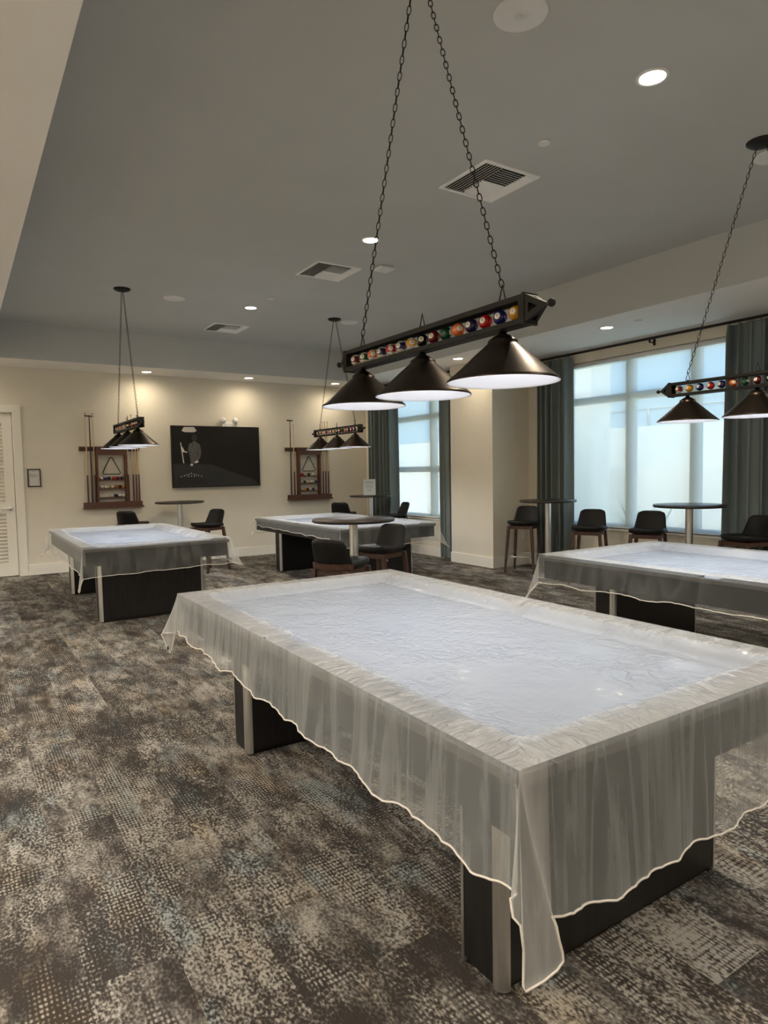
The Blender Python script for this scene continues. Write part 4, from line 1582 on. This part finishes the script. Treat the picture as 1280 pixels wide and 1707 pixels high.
flat('printed_table', P((3.045, 1.265), (4.54, 1.265), (4.45, 1.36), (4.05, 1.50), (3.70, 1.632), (3.045, 1.640)), M_PICDARK, 0.0008)
flat('printed_rail', P((3.045, 1.632), (3.70, 1.626), (3.70, 1.645), (3.045, 1.655)), M_PICBLACK, 0.0014)
flat('printed_lamp', P((3.235, 2.262), (3.405, 2.265), (3.45, 2.20), (3.40, 2.178), (3.24, 2.178), (3.195, 2.20)), M_PICPALE, 0.001)
flat('printed_player', P((3.335, 1.65), (3.315, 1.80), (3.290, 1.90), (3.315, 1.985), (3.37, 2.005), (3.385, 2.03), (3.425, 2.03), (3.44, 2.005), (3.495, 1.975), (3.515, 1.86), (3.500, 1.77), (3.455, 1.69), (3.425, 1.70), (3.455, 1.80), (3.45, 1.86), (3.43, 1.65)), M_PICGREY, 0.001)
flat('printed_head', [(3.405 - OX + 0.045 * math.cos(a * PI / 8), 2.085 - OZ + 0.058 * math.sin(a * PI / 8)) for a in range(16)], M_PICDARK, 0.0011)
flat('printed_cue', P((3.165, 2.005), (3.178, 2.005), (3.222, 1.66), (3.205, 1.66)), M_PICPALE, 0.001)
flat('printed_hand', P((3.175, 1.93), (3.20, 1.93), (3.235, 1.86), (3.28, 1.85), (3.275, 1.835), (3.215, 1.845), (3.19, 1.84)), M_PICPALE, 0.0016)
flat('printed_hand', P((3.385, 1.665), (3.42, 1.70), (3.45, 1.705), (3.465, 1.68), (3.44, 1.662)), M_PICPALE, 0.0016)
flat('printed_cue_ball', [(3.345 - OX + 0.024 * math.cos(a * PI / 8), 1.632 - OZ + 0.021 * math.sin(a * PI / 8)) for a in range(16)], M_PICPALE, 0.002)
for i, (dx, dz) in enumerate([(-0.17, 0.0), (-0.12, 0.01), (-0.08, 0.025), (-0.04, 0.035), (0, 0.05), (0.04, 0.035), (0.08, 0.025), (0.12, 0.01), (0.17, 0.0), (-0.05, 0.0), (0.0, 0.005), (0.05, 0.0)]):
    cx, cz = 3.335 + dx - OX, 1.425 + dz - OZ
    flat('printed_ball', [(cx + 0.028 * math.cos(a * PI / 6), cz + 0.028 * math.sin(a * PI / 6)) for a in range(12)], M_PICBLACK, 0.0012)
    flat('printed_glint', [(cx + 0.010 * math.cos(a * PI / 4), cz + 0.012 + 0.010 * math.sin(a * PI / 4)) for a in range(8)], M_PICPALE, 0.0018)
flat('printed_balls_shadow', P((3.09, 1.29), (3.60, 1.29), (3.58, 1.405), (3.09, 1.405)), M_PICBLACK, 0.0010)

# emergency light above the panel
em = thing('emergency_light', 'white emergency light with two round heads above the wall picture', 'emergency light', (4.03, YB, 2.27))
MB().box((-0.13, -0.06, 0.0), (0.13, 0, 0.085), bevel=0.012).build('housing', M_WHITE, em)
for sx in (-1, 1):
    b = MB()
    b.lathe([(0, 0.03), (0.03, 0.028), (0.05, 0.01), (0.052, -0.025), (0.045, -0.03), (0.0, -0.022)], 20, (sx * 0.115, -0.065, 0.125), Matrix.Rotation(math.radians(75), 4, 'X') @ Matrix.Rotation(sx * 0.5, 4, 'Y'))
    b.tube([(sx * 0.10, -0.035, 0.075), (sx * 0.112, -0.05, 0.10)], 0.012, 8)
    b.build('lamp_head', M_WHITE, em)

# framed notice beside the door
no = thing('framed_notice', 'small framed paper notice on the wall beside the louvered door', 'sign', (0.99, YB, 1.325))
fw_, fh_ = 0.178, 0.270
b = MB()
b.box((-fw_ / 2, -0.018, 0), (-fw_ / 2 + 0.016, 0, fh_)).box((fw_ / 2 - 0.016, -0.018, 0), (fw_ / 2, 0, fh_)).box((-fw_ / 2 + 0.016, -0.018, 0), (fw_ / 2 - 0.016, 0, 0.016)).box((-fw_ / 2 + 0.016, -0.018, fh_ - 0.016), (fw_ / 2 - 0.016, 0, fh_))
b.build('frame', M_FRAME, no)
MB().box((-fw_ / 2 + 0.016, -0.008, 0.016), (fw_ / 2 - 0.016, -0.002, fh_ - 0.016)).build('paper', M_PAPER, no)


def writing(root, rows, yoff, seed):
    """blurred lines of small writing: word-length dark strokes"""
    r = random.Random(seed)
    b = MB()
    for (z, w, h) in rows:
        px = -w / 2
        while px < w / 2 - 0.004:
            ww = min(r.uniform(0.008, 0.022), w / 2 - px)
            nlet = max(1, int(ww / 0.0042))
            for q in range(nlet):
                b.box((px + q * 0.0042, yoff - 0.0006, z), (px + q * 0.0042 + 0.0028, yoff, z + h * r.choice((0.75, 1.0, 1.0))))
            px += nlet * 0.0042 + 0.005
    b.build('lettering', M_INK, root)


writing(no, [(0.232, 0.05, 0.007), (0.176, 0.112, 0.013), (0.150, 0.096, 0.013)], -0.008, 3)

# sign on the far corner bar table
sg = thing('table_sign', 'white paper sign in a clear stand on the far corner bar table', 'sign', (6.13, 9.94, BT_H), math.radians(-33))
MB().box((-0.11, -0.012, 0.0), (0.11, 0.05, 0.004)).build('stand_foot', M_GLASS, sg)
MB().box((-0.108, -0.003, 0.006), (0.108, 0.001, 0.285)).build('paper', M_PAPER, sg)
MB().box((-0.11, -0.006, 0.004), (0.11, -0.0045, 0.288)).build('clear_sleeve', M_GLASS, sg)
writing(sg, [(0.235, 0.12, 0.014), (0.212, 0.14, 0.014), (0.165, 0.11, 0.013), (0.145, 0.13, 0.012), (0.105, 0.09, 0.008), (0.090, 0.08, 0.008), (0.075, 0.06, 0.008)], -0.0031, 8)

# wall outlet on the pillar
ou = thing('wall_outlet', 'white outlet plate low on the pillar behind the bar stool', 'outlet', (7.26, PY0, 0.463))
MB().box((-0.038, -0.006, -0.06), (0.038, 0, 0.06), bevel=0.002).build('plate', M_WHITE, ou)
for z in (-0.022, 0.022):
    MB().box((-0.016, -0.008, z - 0.014), (0.016, -0.0055, z + 0.014)).build('socket', M_WHITE, ou)
